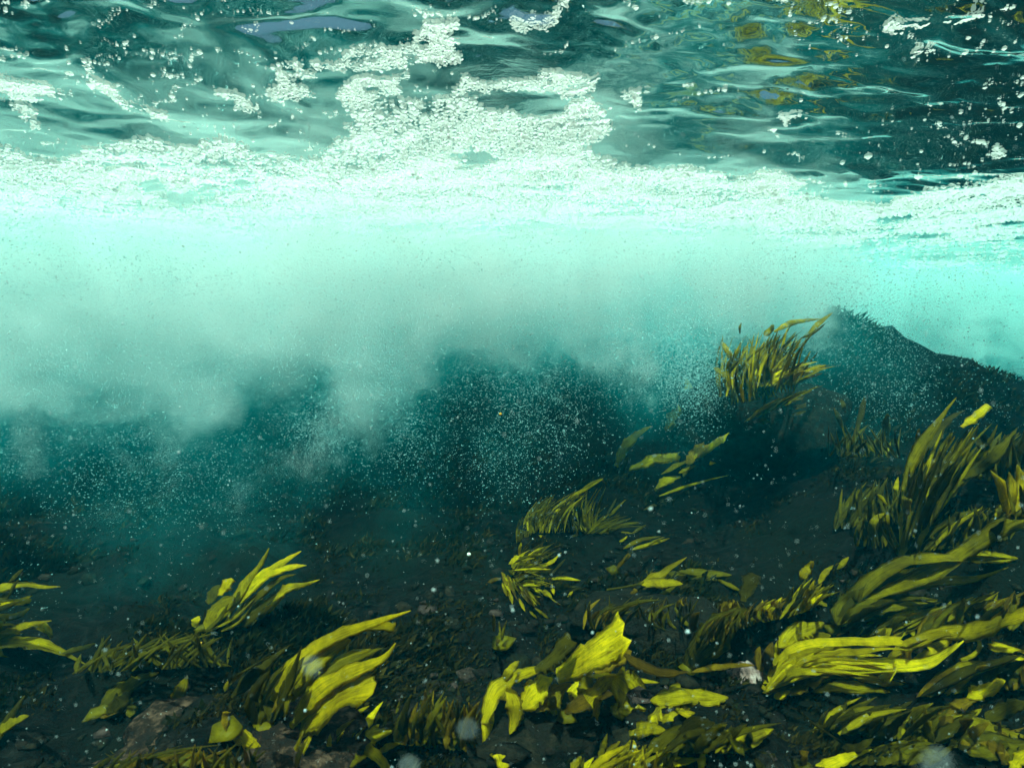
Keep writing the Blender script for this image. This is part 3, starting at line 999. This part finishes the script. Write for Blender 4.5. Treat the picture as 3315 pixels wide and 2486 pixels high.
kelp('bright yellow rosette of short blades at the bottom left of centre', 'BC', (40, 1560), [
    ([(-60, 1540), (0, 1400), (80, 1320), (180, 1255)], 66, 'y', T_), ([(60, 1540), (140, 1420), (200, 1320), (270, 1228)], 44, 'y', L_), ([(50, 1540), (150, 1470), (245, 1375)], 60, 'y', L_), ([(80, 1560), (200, 1470), (325, 1430)], 95, 'g', L_),
    ([(240, 1555), (310, 1520), (378, 1498)], 42, 'y', L_), ([(20, 1510), (180, 1540), (250, 1610), (330, 1680)], 60, 'y', L_), ([(-200, 1620), (-100, 1480), (-20, 1390)], 62, 'y', L_), ([(-260, 1660), (-150, 1560), (-40, 1490)], 64, 'y', L_),
    ([(-120, 1690), (0, 1580), (70, 1540)], 70, 'o', L_), ([(-300, 1660), (-250, 1550), (-215, 1470)], 54, 'g', L_), ([(-430, 1660), (-330, 1540), (-285, 1480)], 46, 'g', L_), ([(-30, 1660), (30, 1600), (80, 1560)], 60, 'o', L_), ([(-100, 1420), (-60, 1360), (0, 1310)], 50, 'y', L_)],
    fans=[(26, (-420, 1720), (60, 1600), (-330, 1440), (260, 1330), 30, 56, 'yyyg', .06), (10, (-300, 1720), (100, 1640), (-150, 1560), (240, 1540), 36, 60, 'od', .05)])
kelp('tiny upright V shaped sprig on the dark reef floor', 'K5', (296, 1445), [([(297, 1445), (290, 1340), (285, 1255)], 30, 'g', T_), ([(300, 1410), (320, 1320), (347, 1245)], 28, 'g', T_), ([(248, 1340), (243, 1270), (240, 1205)], 26, 'g', L_)])
kelp('tangled bright clump of narrow blades in the middle', 'K5', (420, 880), [
    ([(360, 800), (480, 750), (625, 718)], 42, 'y', L_), ([(455, 750), (445, 690), (462, 640)], 20, 'y', S_), ([(395, 825), (480, 890), (545, 965)], 46, 'y', S_), ([(365, 790), (440, 770), (540, 795)], 62, 'y', L_), ([(530, 800), (630, 750)], 20, 'y', L_),
    ([(540, 830), (680, 800), (740, 750), (778, 708)], 38, 'y', T_), ([(670, 920), (800, 910), (932, 930)], 28, 'y', L_), ([(178, 967), (240, 925), (305, 908)], 30, 'o', L_), ([(510, 915), (640, 930), (755, 955)], 32, 'y', L_), ([(600, 900), (700, 985), (722, 1045)], 38, 'y', L_),
    ([(510, 900), (600, 980), (705, 1065)], 60, 'g', L_), ([(310, 950), (330, 1000), (347, 1055)], 28, 'y', L_), ([(350, 1020), (378, 1060), (392, 1118)], 28, 'y', L_), ([(470, 1040), (620, 1062)], 22, 'g', L_), ([(440, 1070), (490, 1175)], 24, 'y', L_), ([(525, 1175), (588, 1232)], 18, 'g', L_),
    ([(565, 1145), (640, 1200), (692, 1252)], 20, 'g', L_), ([(690, 890), (760, 815), (812, 758)], 20, 'd', L_), ([(830, 1060), (850, 1035), (872, 1015)], 20, 'g', L_)],
    fans=[(46, (380, 800), (420, 1000), (620, 560), (760, 1120), 12, 30, 'gdyd', .08), (26, (300, 860), (480, 960), (330, 1060), (690, 1180), 14, 26, 'gdyo', -.05), (14, (400, 820), (600, 800), (560, 560), (860, 720), 8, 18, 'd', .1)])
kelp('arching olive kelp bush in the middle with fine upswept blades', 'K5', (900, 600), [
    ([(690, 372), (800, 310), (900, 240), (980, 200), (1113, 122)], 28, 'y', L_), ([(770, 335), (870, 270), (960, 258)], 28, 'y', L_), ([(790, 320), (925, 316)], 22, 'y', L_), ([(940, 205), (1050, 142), (1112, 118)], 20, 'g', L_), ([(690, 375), (785, 365)], 24, 'y', L_),
    ([(725, 435), (838, 485)], 28, 'y', L_), ([(880, 465), (995, 535)], 28, 'g', L_), ([(1160, 420), (1230, 350), (1293, 286)], 24, 'g', T_), ([(1140, 410), (1190, 330), (1217, 275)], 18, 'd', L_), ([(1180, 500), (1335, 515)], 18, 'g', L_),
    ([(1220, 550), (1345, 555)], 18, 'g', L_), ([(1330, 565), (1400, 520), (1455, 488)], 22, 'd', L_), ([(1245, 625), (1305, 578)], 18, 'g', L_), ([(600, 570), (640, 590), (665, 620)], 20, 'y', L_)],
    fans=[(70, (430, 560), (1050, 540), (600, 270), (1130, 200), 10, 26, 'gddg', .10), (30, (950, 560), (1150, 560), (1150, 330), (1480, 520), 8, 20, 'dd', .08), (24, (420, 640), (620, 520), (450, 440), (760, 250), 10, 20, 'dd', .1)])
kelp('two slim blades pointing right beyond the arching bush', 'K5', (1200, 870), [([(1205, 870), (1340, 700)], 10, 'd', M_), ([(1270, 680), (1400, 610), (1572, 578)], 28, 'g', L_), ([(1340, 690), (1370, 665), (1480, 640), (1642, 593)], 32, 'g', L_), ([(1470, 645), (1530, 610), (1600, 585)], 16, 'g', L_)])
kelp('wide Y shaped kelp blade above the weedy rock', 'K5', (1290, 1090), [([(1140, 1002), (1290, 980), (1430, 950)], 16, 'd', M_), ([(1410, 957), (1530, 910), (1640, 840), (1776, 746)], 66, 'y', T_), ([(1410, 957), (1580, 950), (1745, 957)], 74, 'y', L_), ([(1540, 1080), (1600, 1030), (1690, 975)], 40, 'd', L_)])
kelp('long dim straps reaching right behind the weedy rock', 'K5', (1690, 900), [([(1710, 858), (1900, 870), (2135, 886)], 56, 'd', L_), ([(2020, 920), (2120, 970), (2215, 1018)], 34, 'g', L_), ([(1700, 890), (1880, 900), (2060, 935)], 34, 'd', L_)])
kelp('kelp with two lone broad blades in open dark water', 'K4', (290, 1330), [([(235, 1250), (290, 1120), (380, 1020), (450, 970), (512, 932)], 76, 'g', T_, -.1), ([(340, 1265), (470, 1220), (540, 1190), (640, 1185), (738, 1178)], 72, 'y', S_, -.1), ([(260, 1330), (280, 1260), (330, 1180)], 50, 'd', L_)])
kelp('loose kelp sprig with forked yellow tips right of the lone blades', 'K4', (560, 1450), [
    ([(590, 1315), (720, 1250), (810, 1205)], 34, 'g', L_), ([(790, 1230), (880, 1150), (965, 1080)], 80, 'o', L_), ([(820, 1205), (960, 1110), (1040, 1060), (1108, 1026)], 52, 'y', S_), ([(980, 1240), (1030, 1190), (1080, 1155)], 42, 'y', S_), ([(765, 1340), (800, 1260), (825, 1205)], 32, 'g', L_),
    ([(550, 1420), (640, 1360), (750, 1338)], 62, 'y', L_), ([(730, 1305), (870, 1245)], 28, 'y', L_), ([(950, 1172), (1030, 1153)], 16, 'y', L_), ([(535, 1505), (700, 1440), (850, 1390), (1000, 1350), (1128, 1323)], 22, 'g', T_), ([(450, 1600), (560, 1550), (640, 1500)], 26, 'd', L_)])
kelp('pale kelp blade standing in the thick bubbles', 'K4', (640, 960), [([(735, 820), (790, 720), (812, 640), (785, 555)], 72, 'g', L_), ([(630, 950), (700, 850), (785, 755)], 88, 'd', L_), ([(835, 825), (855, 800), (875, 775)], 36, 'o', L_), ([(636, 870), (648, 845), (655, 825)], 30, 'o', L_), ([(680, 950), (780, 880), (880, 825)], 34, 'd', L_)])
kelp('tall dense kelp bush on the reef knoll, tips in the bubbles', 'K4', (1400, 900), [
    ([(1072, 260), (1130, 350), (1198, 460)], 44, 'y', L_), ([(1005, 468), (1060, 500), (1120, 570)], 38, 'g', L_), ([(1490, 180), (1620, 112), (1690, 100), (1800, 85), (1866, 80)], 42, 'y', T_), ([(1740, 240), (1840, 120), (1955, 30)], 34, 'g', L_), ([(1690, 235), (1800, 190), (1905, 108)], 18, 'd', L_),
    ([(1410, 215), (1450, 175), (1490, 130)], 44, 'g', L_), ([(1580, 612), (1670, 580), (1725, 485)], 16, 'y', L_), ([(1300, 730), (1385, 662)], 24, 'g', L_), ([(1630, 745), (1735, 688)], 30, 'o', L_), ([(1660, 795), (1745, 752)], 32, 'o', L_), ([(1630, 845), (1745, 812)], 22, 'o', L_), ([(1590, 700), (1650, 668)], 24, 'g', L_), ([(1220, 200), (1215, 150), (1230, 110)], 16, 'd', L_)],
    Y=1.9, fans=[(44, (1050, 700), (1650, 660), (1080, 180), (1950, 160), 18, 36, 'gydg', .07), (60, (1120, 640), (1560, 620), (1120, 260), (1780, 190), 16, 36, 'gygd', .08), (52, (1350, 620), (1650, 600), (1560, 380), (1990, 470), 22, 44, 'yyoy', .06), (40, (1150, 760), (1500, 700), (1060, 480), (1500, 430), 18, 34, 'dgg', .05), (30, (1250, 900), (1600, 760), (1500, 720), (1960, 580), 14, 30, 'dgo', .06)])
kelp('thin dim stalks with narrow leaves on the knoll slope', 'K6', (400, 700), [([(320, 150), (345, 220), (368, 285)], 34, 'd', L_), ([(250, 235), (290, 310), (330, 400), (348, 495)], 34, 'd', L_), ([(545, 125), (520, 260), (490, 380), (465, 510)], 44, 'd', L_), ([(752, 300), (755, 420), (780, 540)], 66, 'd', L_), ([(745, 690), (775, 620), (795, 565)], 26, 'g', L_)], Y=2.0,
    fans=[(26, (180, 700), (900, 720), (200, 420), (900, 420), 14, 40, 'dd', .02)])
kelp('tall leaning kelp with many long straps on the right', 'K6', (920, 1640), [
    ([(885, 1660), (930, 1540), (960, 1400), (950, 1250), (948, 1100)], 80, 'g', M_), ([(945, 1160), (1000, 900), (1060, 700), (1130, 590)], 70, 'd', L_), ([(910, 1020), (980, 780), (1070, 620), (1150, 500), (1240, 380), (1330, 250), (1425, 140)], 92, 'g', T_), ([(1075, 680), (1058, 540), (1072, 440)], 56, 'g', L_),
    ([(1070, 720), (1200, 560), (1300, 400), (1400, 310), (1510, 262)], 84, 'd', T_), ([(1480, 420), (1600, 330), (1690, 250), (1740, 215)], 70, 'y', S_), ([(1225, 730), (1310, 610), (1390, 470)], 46, 'd', L_), ([(1040, 1420), (1130, 1150), (1180, 980), (1235, 870)], 100, 'g', L_),
    ([(1130, 1290), (1260, 1130), (1400, 1000), (1550, 850), (1680, 690), (1790, 480), (1818, 400)], 110, 'g', T_), ([(1330, 920), (1420, 780), (1475, 600)], 66, 'd', L_), ([(1430, 910), (1520, 790), (1585, 695)], 44, 'd', L_), ([(1500, 920), (1750, 740), (1900, 580), (2010, 430)], 120, 'd', T_),
    ([(745, 1245), (640, 1310), (612, 1440), (625, 1590)], 52, 'g', L_), ([(760, 1250), (700, 1310), (688, 1420), (690, 1530)], 48, 'd', L_), ([(775, 1240), (755, 1330), (752, 1420), (745, 1570)], 56, 'g', L_), ([(845, 1090), (850, 980), (868, 900)], 40, 'g', L_), ([(665, 1068), (720, 1110), (765, 1168)], 32, 'y', L_),
    ([(478, 1520), (490, 1380), (545, 1270)], 30, 'd', L_), ([(1300, 1390), (1430, 1280), (1570, 1230)], 50, 'd', L_), ([(995, 1160), (1030, 1050), (1065, 975)], 40, 'd', L_), ([(1360, 900), (1500, 700), (1640, 420)], 60, 'd', T_), ([(1640, 640), (1680, 560), (1720, 500)], 80, 'd', L_)],
    Y=1.45, fans=[(34, (880, 1560), (1200, 1350), (1050, 560), (1800, 420), 36, 80, 'gdgd', .05), (20, (900, 1300), (1250, 1150), (950, 750), (1650, 500), 30, 70, 'dgd', .06), (14, (450, 1560), (900, 1600), (480, 1300), (760, 1150), 18, 40, 'dd', .05)])
kelp('blurred yellow kelp tuft at the right edge', 'K6', (1980, 1260), [([(1920, 1250), (1860, 1000), (1755, 840)], 70, 'y', L_), ([(1955, 1230), (1960, 1000), (1930, 850)], 66, 'y', L_), ([(2000, 1230), (2050, 1000), (2008, 780)], 86, 'y', L_), ([(1950, 1230), (2080, 1080), (2200, 1030)], 96, 'y', L_), ([(1980, 1260), (2120, 1180), (2250, 1150)], 80, 'g', L_), ([(1800, 1290), (1850, 1200), (1880, 1150)], 50, 'g', L_)],
    Y=1.05, fans=[(8, (1900, 1300), (2150, 1300), (1780, 950), (2200, 880), 40, 70, 'gyd', .03)])
kelp('long sweeping olive straps reaching the right edge', 'BR', (960, 760), [
    ([(960, 740), (1100, 560), (1250, 420), (1420, 330), (1600, 305), (1800, 300), (2170, 306)], 85, 'g', T_, -.1), ([(1180, 570), (1400, 480), (1600, 400), (1760, 300), (1900, 200), (2060, 110), (2230, 50)], 96, 'g', S_, -.1), ([(1330, 540), (1500, 480), (1700, 450), (1880, 440), (2000, 400), (2110, 360)], 60, 'g', T_, -.1),
    ([(990, 720), (1060, 600), (1140, 510)], 115, 'd', L_), ([(1200, 700), (1340, 610), (1500, 590), (1650, 568)], 84, 'g', L_), ([(1020, 742), (1140, 725), (1275, 718)], 18, 'y', L_), ([(1230, 710), (1310, 640), (1390, 570)], 36, 'g', L_), ([(1820, 300), (1960, 290), (2170, 302)], 70, 'g', L_), ([(1000, 700), (1180, 520), (1420, 400), (1650, 360)], 70, 'd', T_), ([(1880, 250), (2000, 170), (2080, 60)], 60, 'd', L_)],
    fans=[(14, (980, 740), (1150, 700), (1300, 480), (1700, 600), 40, 70, 'dd', .1)])
kelp('brightest yellow kelp fanning right from its dark base', 'BR', (540, 1180), [
    ([(525, 1150), (600, 990), (720, 880), (900, 850), (1150, 845), (1425, 840)], 58, 'y', S_, -.08), ([(535, 1160), (640, 1020), (780, 940), (950, 920), (1150, 910), (1320, 880), (1485, 900)], 46, 'y', T_, -.08), ([(550, 1160), (700, 1040), (900, 990), (1150, 985), (1400, 1000), (1600, 980), (1740, 900), (1795, 855)], 70, 'y', S_, -.1),
    ([(570, 1120), (760, 1030), (950, 1020), (1200, 1030), (1425, 1025)], 46, 'y', L_, -.08), ([(1320, 965), (1400, 900), (1560, 830), (1700, 790), (1785, 800)], 56, 'y', L_, -.1), ([(1410, 1010), (1450, 940), (1485, 890)], 60, 'y', L_, -.05), ([(1490, 965), (1640, 890), (1745, 825)], 80, 'y', L_, -.05),
    ([(1770, 790), (1880, 800), (1942, 850), (1905, 920), (1800, 962)], 28, 'g', M_, -.05), ([(1430, 860), (1600, 790), (1760, 780), (1950, 760), (2080, 700), (2260, 640)], 90, 'y', S_, -.15), ([(545, 1050), (560, 920), (582, 845)], 64, 'o', L_), ([(505, 1050), (488, 930), (500, 872)], 50, 'o', L_), ([(590, 1000), (610, 900), (622, 825)], 46, 'g', L_),
    ([(620, 880), (740, 770), (860, 730), (915, 715)], 100, 'g', L_), ([(690, 1190), (800, 1090), (970, 1045)], 95, 'o', L_), ([(840, 1165), (1000, 1130), (1200, 1140), (1345, 1167)], 66, 'g', L_), ([(930, 1045), (1150, 1060), (1280, 1090), (1435, 1117)], 56, 'y', L_), ([(1270, 1100), (1340, 1060), (1375, 1040)], 66, 'y', S_),
    ([(590, 1205), (640, 1185), (695, 1158)], 46, 'y', L_), ([(1240, 830), (1300, 790), (1355, 755)], 60, 'g', L_), ([(650, 950), (800, 830), (960, 800)], 100, 'g', L_), ([(800, 1000), (1000, 950), (1180, 940)], 50, 'g', L_)], Y=1.12,
    fans=[(34, (530, 1170), (600, 1120), (1020, 790), (1480, 1110), 30, 62, 'yyyg', .12), (14, (530, 1160), (600, 1120), (900, 800), (1250, 1120), 36, 66, 'gyg', .10)])
kelp('blurred kelp scraps and straps at the lower right edge', 'BR', (2000, 1420), [
    ([(2020, 905), (2100, 878), (2180, 890)], 80, 'y', L_), ([(2090, 940), (2230, 957)], 24, 'y', L_), ([(1840, 1200), (1960, 1160), (2090, 1095)], 80, 'y', L_), ([(1640, 1340), (1720, 1290), (1800, 1240), (1930, 1195)], 66, 'o', L_), ([(1740, 1420), (1950, 1480), (2250, 1500)], 110, 'd', L_),
    ([(1700, 1320), (1900, 1370), (2100, 1440), (2250, 1470)], 80, 'g', L_), ([(1850, 1570), (2060, 1540), (2250, 1515)], 90, 'd', L_), ([(2120, 1680), (2180, 1600), (2240, 1540)], 70, 'y', L_), ([(1960, 1350), (2100, 1280), (2230, 1230)], 90, 'd', L_), ([(1580, 1420), (1660, 1380), (1760, 1350)], 90, 'o', L_)], Y=.98,
    fans=[(16, (1560, 1460), (2100, 1640), (1800, 1250), (2300, 1420), 40, 90, 'ddgo', .05)])
kelp('long yellow tongue blade at the bottom edge right of centre', 'BR', (820, 1690), [([(840, 1690), (1000, 1620), (1120, 1570), (1225, 1538)], 70, 'y', T_), ([(775, 1305), (860, 1380), (980, 1460), (1085, 1525)], 16, 'd', M_), ([(1030, 1525), (1130, 1530), (1235, 1465)], 50, 'd', L_), ([(480, 1659), (540, 1600), (600, 1580)], 90, 'd', L_)])
kelp('spiky yellow tuft at the bottom edge of the middle', 'BC', (1850, 1720), [
    ([(1680, 1690), (1740, 1560), (1805, 1485)], 50, 'y', L_), ([(1750, 1690), (1830, 1560), (1875, 1475)], 46, 'g', L_), ([(1840, 1690), (1900, 1580), (1892, 1475)], 50, 'y', L_), ([(1890, 1660), (1970, 1570), (2040, 1515)], 46, 'y', L_), ([(1480, 1690), (1520, 1630), (1555, 1585)], 50, 'g', L_),
    ([(2070, 1615), (2130, 1595), (2200, 1590)], 44, 'y', L_), ([(1670, 1600), (1695, 1520), (1722, 1435)], 38, 'g', L_), ([(2000, 1690), (2080, 1640), (2200, 1640)], 50, 'y', L_), ([(2320, 1690), (2335, 1610), (2348, 1545)], 44, 'y', L_), ([(2100, 1640), (2220, 1615), (2320, 1600)], 40, 'y', L_)],
    fans=[(26, (1500, 1740), (2150, 1740), (1600, 1500), (2280, 1540), 30, 54, 'ygyd', .05)])
kelp('broad flat yellow kelp with folded straps at bottom centre', 'BC', (1480, 1330), [
    ([(1395, 1065), (1520, 1000), (1650, 910), (1760, 840), (1835, 790)], 190, 'y', S_, -.1), ([(1250, 1020), (1370, 930), (1440, 870), (1495, 830)], 110, 'd', S_), ([(1055, 1100), (1090, 1030), (1152, 965)], 58, 'g', L_), ([(925, 1370), (965, 1230), (1000, 1150), (1080, 1100), (1180, 1050), (1300, 1020), (1380, 1035)], 115, 'y', T_, .05),
    ([(1070, 1130), (1115, 1220), (1122, 1330), (1090, 1440)], 105, 'y', L_, -.04), ([(925, 1340), (980, 1440), (1040, 1550), (1052, 1690)], 165, 'y', L_, -.06), ([(1160, 1270), (1260, 1170), (1370, 1080)], 130, 'y', L_), ([(1260, 1300), (1400, 1170), (1490, 1110)], 90, 'o', L_), ([(1410, 1290), (1500, 1180), (1565, 1070)], 100, 'y', L_),
    ([(1540, 1290), (1640, 1190), (1700, 1110), (1785, 1062)], 92, 'y', L_, -.05), ([(1580, 1060), (1750, 1070), (1900, 1090), (2070, 1106)], 38, 'y', L_), ([(1610, 1050), (1580, 1160), (1555, 1240)], 100, 'g', L_), ([(1760, 1080), (1850, 1190), (1870, 1300)], 210, 'g', S_), ([(1810, 900), (1880, 960), (1990, 1020), (2100, 1045), (2260, 1035)], 58, 'o', L_),
    ([(2000, 1360), (2100, 1280), (2260, 1225)], 140, 'g', L_), ([(1840, 1425), (1960, 1400), (2100, 1412)], 88, 'g', L_), ([(1990, 1380), (2080, 1330), (2150, 1352)], 66, 'y', L_), ([(2000, 1220), (2210, 1180), (2360, 1190), (2505, 1200)], 135, 'g', L_), ([(1640, 1040), (1760, 960), (1880, 900)], 110, 'o', L_), ([(2260, 1040), (2400, 1010), (2600, 990), (2680, 995)], 34, 'o', L_), ([(2190, 1280), (2240, 1300), (2280, 1310)], 50, 'y', L_)], Y=1.0,
    fans=[(10, (1350, 1300), (1700, 1300), (1150, 1120), (2000, 1150), 60, 110, 'ogd', .04)])
kelp('fuzzy textured brown strap left of the brightest kelp', 'BR', (40, 1040), [([(20, 1020), (130, 880), (260, 760), (420, 630)], 180, 'd', L_), ([(390, 580), (430, 480), (468, 412)], 78, 'd', S_), ([(120, 900), (220, 820), (350, 770)], 120, 'g', L_), ([(180, 1060), (190, 1030), (200, 1010)], 40, 'o', L_), ([(40, 780), (70, 700), (110, 650)], 50, 'o', L_)],
    fans=[(70, (60, 900), (420, 740), (160, 700), (480, 580), 16, 34, 'dodo', .1)])
kelp('crinkled golden algae tuft on the reef beside the fuzzy strap', 'BR', (330, 740), [([(240, 660), (280, 620), (330, 590)], 50, 'o', L_)], fans=[(60, (240, 720), (460, 700), (225, 590), (370, 570), 16, 34, 'ooo', .3), (50, (520, 720), (660, 680), (510, 580), (680, 560), 16, 32, 'ooy', .3), (24, (400, 760), (520, 700), (400, 640), (500, 620), 16, 30, 'od', .3)])
kelp('feathery green kelp behind the golden algae tuft', 'BR', (700, 690), [([(760, 440), (800, 390), (848, 322)], 56, 'y', L_), ([(740, 640), (860, 590), (935, 612)], 46, 'g', L_), ([(1000, 370), (1040, 330), (1076, 292)], 30, 'g', L_), ([(880, 470), (920, 400), (975, 345)], 34, 'y', L_)],
    fans=[(48, (620, 700), (820, 640), (740, 420), (1050, 500), 16, 36, 'ggdy', .05)])
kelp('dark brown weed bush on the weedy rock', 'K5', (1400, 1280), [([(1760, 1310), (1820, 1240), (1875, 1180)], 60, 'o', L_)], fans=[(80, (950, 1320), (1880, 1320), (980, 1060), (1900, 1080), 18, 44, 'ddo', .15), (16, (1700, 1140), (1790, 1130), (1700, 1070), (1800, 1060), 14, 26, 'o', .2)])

kelp('golden fronds crowding the right edge above the brightest kelp', 'BR', (1850, 760), [([(1800, 760), (1950, 690), (2120, 660)], 60, 'g', L_)], Y=1.2, fans=[(44, (1500, 800), (2250, 760), (1750, 560), (2500, 480), 30, 60, 'ggdo', .07)])
kelp('olive fronds right of the brightest kelp tips', 'BR', (1900, 1120), [([(1850, 1100), (1980, 1040), (2120, 1020)], 60, 'd', L_)], Y=1.08, fans=[(40, (1500, 1200), (2200, 1150), (1750, 1000), (2500, 900), 34, 70, 'dgdo', .07)])
kelp('upright olive fronds filling the gap left of the tall leaning kelp', 'K6', (500, 1350), [([(480, 1350), (520, 1200), (590, 1080)], 40, 'd', L_)], Y=1.75, fans=[(34, (250, 1400), (900, 1350), (330, 1000), (980, 900), 24, 56, 'dd', .05)])
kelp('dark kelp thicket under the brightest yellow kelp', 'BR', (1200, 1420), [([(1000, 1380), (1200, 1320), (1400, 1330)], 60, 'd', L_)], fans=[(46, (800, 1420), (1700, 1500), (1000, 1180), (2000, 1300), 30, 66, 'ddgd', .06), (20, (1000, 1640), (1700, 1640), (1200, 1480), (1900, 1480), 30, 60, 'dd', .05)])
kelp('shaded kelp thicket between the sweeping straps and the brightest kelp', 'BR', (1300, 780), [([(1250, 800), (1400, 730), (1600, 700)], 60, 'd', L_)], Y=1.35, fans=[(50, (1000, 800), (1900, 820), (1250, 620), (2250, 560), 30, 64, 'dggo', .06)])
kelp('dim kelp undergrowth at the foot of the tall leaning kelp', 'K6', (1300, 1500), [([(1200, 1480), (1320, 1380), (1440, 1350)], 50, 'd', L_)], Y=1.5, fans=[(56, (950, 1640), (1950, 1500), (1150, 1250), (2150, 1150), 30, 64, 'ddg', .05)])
kelp('olive kelp behind the right edge tuft', 'K6', (1900, 900), [([(1800, 900), (1900, 700), (2050, 560)], 80, 'd', L_)], Y=1.7, fans=[(36, (1500, 900), (2150, 1000), (1700, 520), (2250, 420), 36, 80, 'ddg', .05)])
kelp('low brown weed patch between the two lower left kelps', 'BC', (600, 1400), [([(540, 1400), (600, 1330), (680, 1290)], 40, 'd', L_)], fans=[(70, (330, 1500), (900, 1560), (380, 1130), (950, 1250), 24, 54, 'ddo', .05)])
kelp('faint weeds on the dark reef above the lower left kelps', 'BL', (900, 1000), [([(840, 1000), (900, 940), (980, 900)], 40, 'd', L_)], fans=[(70, (450, 1050), (1500, 1000), (550, 820), (1650, 760), 14, 32, 'd', .05)])
kelp('brown weed fringe along the bottom edge left of centre', 'BL', (1200, 1660), [([(1100, 1680), (1180, 1600), (1280, 1560)], 50, 'o', L_)], fans=[(60, (500, 1720), (1700, 1720), (620, 1560), (1800, 1480), 16, 36, 'ddo', .05)])
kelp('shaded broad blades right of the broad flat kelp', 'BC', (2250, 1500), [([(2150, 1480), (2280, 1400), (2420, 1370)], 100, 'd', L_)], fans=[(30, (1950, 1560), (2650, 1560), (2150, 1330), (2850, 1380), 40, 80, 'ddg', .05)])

# ------------------------------------------------------------------ drifting specks
m = Mat('drifting_specks')
df = m.n('BsdfDiffuse', Color=(.55, .65, .66, 1))
tl = m.n('BsdfTranslucent', Color=(.5, .6, .62, 1))
a1 = m.n('MixShader')
a1.inputs[0].default_value = .4
m.l(df.outputs[0], a1.inputs[1])
m.l(tl.outputs[0], a1.inputs[2])
m.l(a1.outputs[0], m.out.inputs[0])
SPECK = m.m
n = 5200
y = .3 * (3 / .3) ** rg.random(n)
P = np.stack([rg.uniform(-1.0, 1.0, n) * y, y, rg.uniform(-.85, .45, n) * np.minimum(y, .9)], 1)
P = P[P[:, 2] > bed(P[:, 0], P[:, 1]) + .01]
tag(link('drifting_specks', stamp('drifting_specks', OCT_V, OCT_F, P, rg.lognormal(0, .45, len(P)) * .00055 * P[:, 1] ** .3, SPECK)), 'pale specks drifting through the water', 'specks', kind='stuff')
def plain(name, c_):
    mm = Mat(name)
    b_ = mm.n('BsdfPrincipled', Roughness=.7)
    b_.inputs['Base Color'].default_value = (*c_, 1)
    mm.l(b_.outputs[0], mm.out.inputs[0])
    return mm.m


WHITE_M, ORANGE_M = plain('pale_shell', (.85, .8, .72)), plain('orange_shell', (.75, .33, .02))
for u, v_, Y, r_, mt, lab in [(1518, 1794, 1.2, .0048, WHITE_M, 'bright white speck floating above the dark reef left of centre'), (648, 2083, 1.15, .0055, ORANGE_M, 'orange speck over the dark reef at lower left'),
                              (1010, 2157, .085, .0007, SPECK, 'blurred grey particle in front of the large kelp at lower left'), (1513, 2360, .08, .0006, SPECK, 'blurred grey particle at the bottom centre'),
                              (1325, 2480, .08, .0007, SPECK, 'blurred bluish particle cut by the bottom edge left of centre'), (3030, 2470, .055, .0007, SPECK, 'largest blurred grey particle at the lower right bottom edge'),
                              (2226, 2045, .45, .0022, SPECK, 'soft pale particle before the dark weed bush'), (1620, 1340, 1.3, .004, ORANGE_M, 'small orange speck among the bubbles in the middle')]:
    me_ = stamp('drifting_particle', ICO_V, ICO_F, np.zeros((1, 3)), np.array([r_]), mt, np.array([[1., .85, .9]]))
    o = link('drifting_particle', me_)
    o.location = ray(u, v_) * Y
    tag(o, lab, 'particle', 'drifting particles')
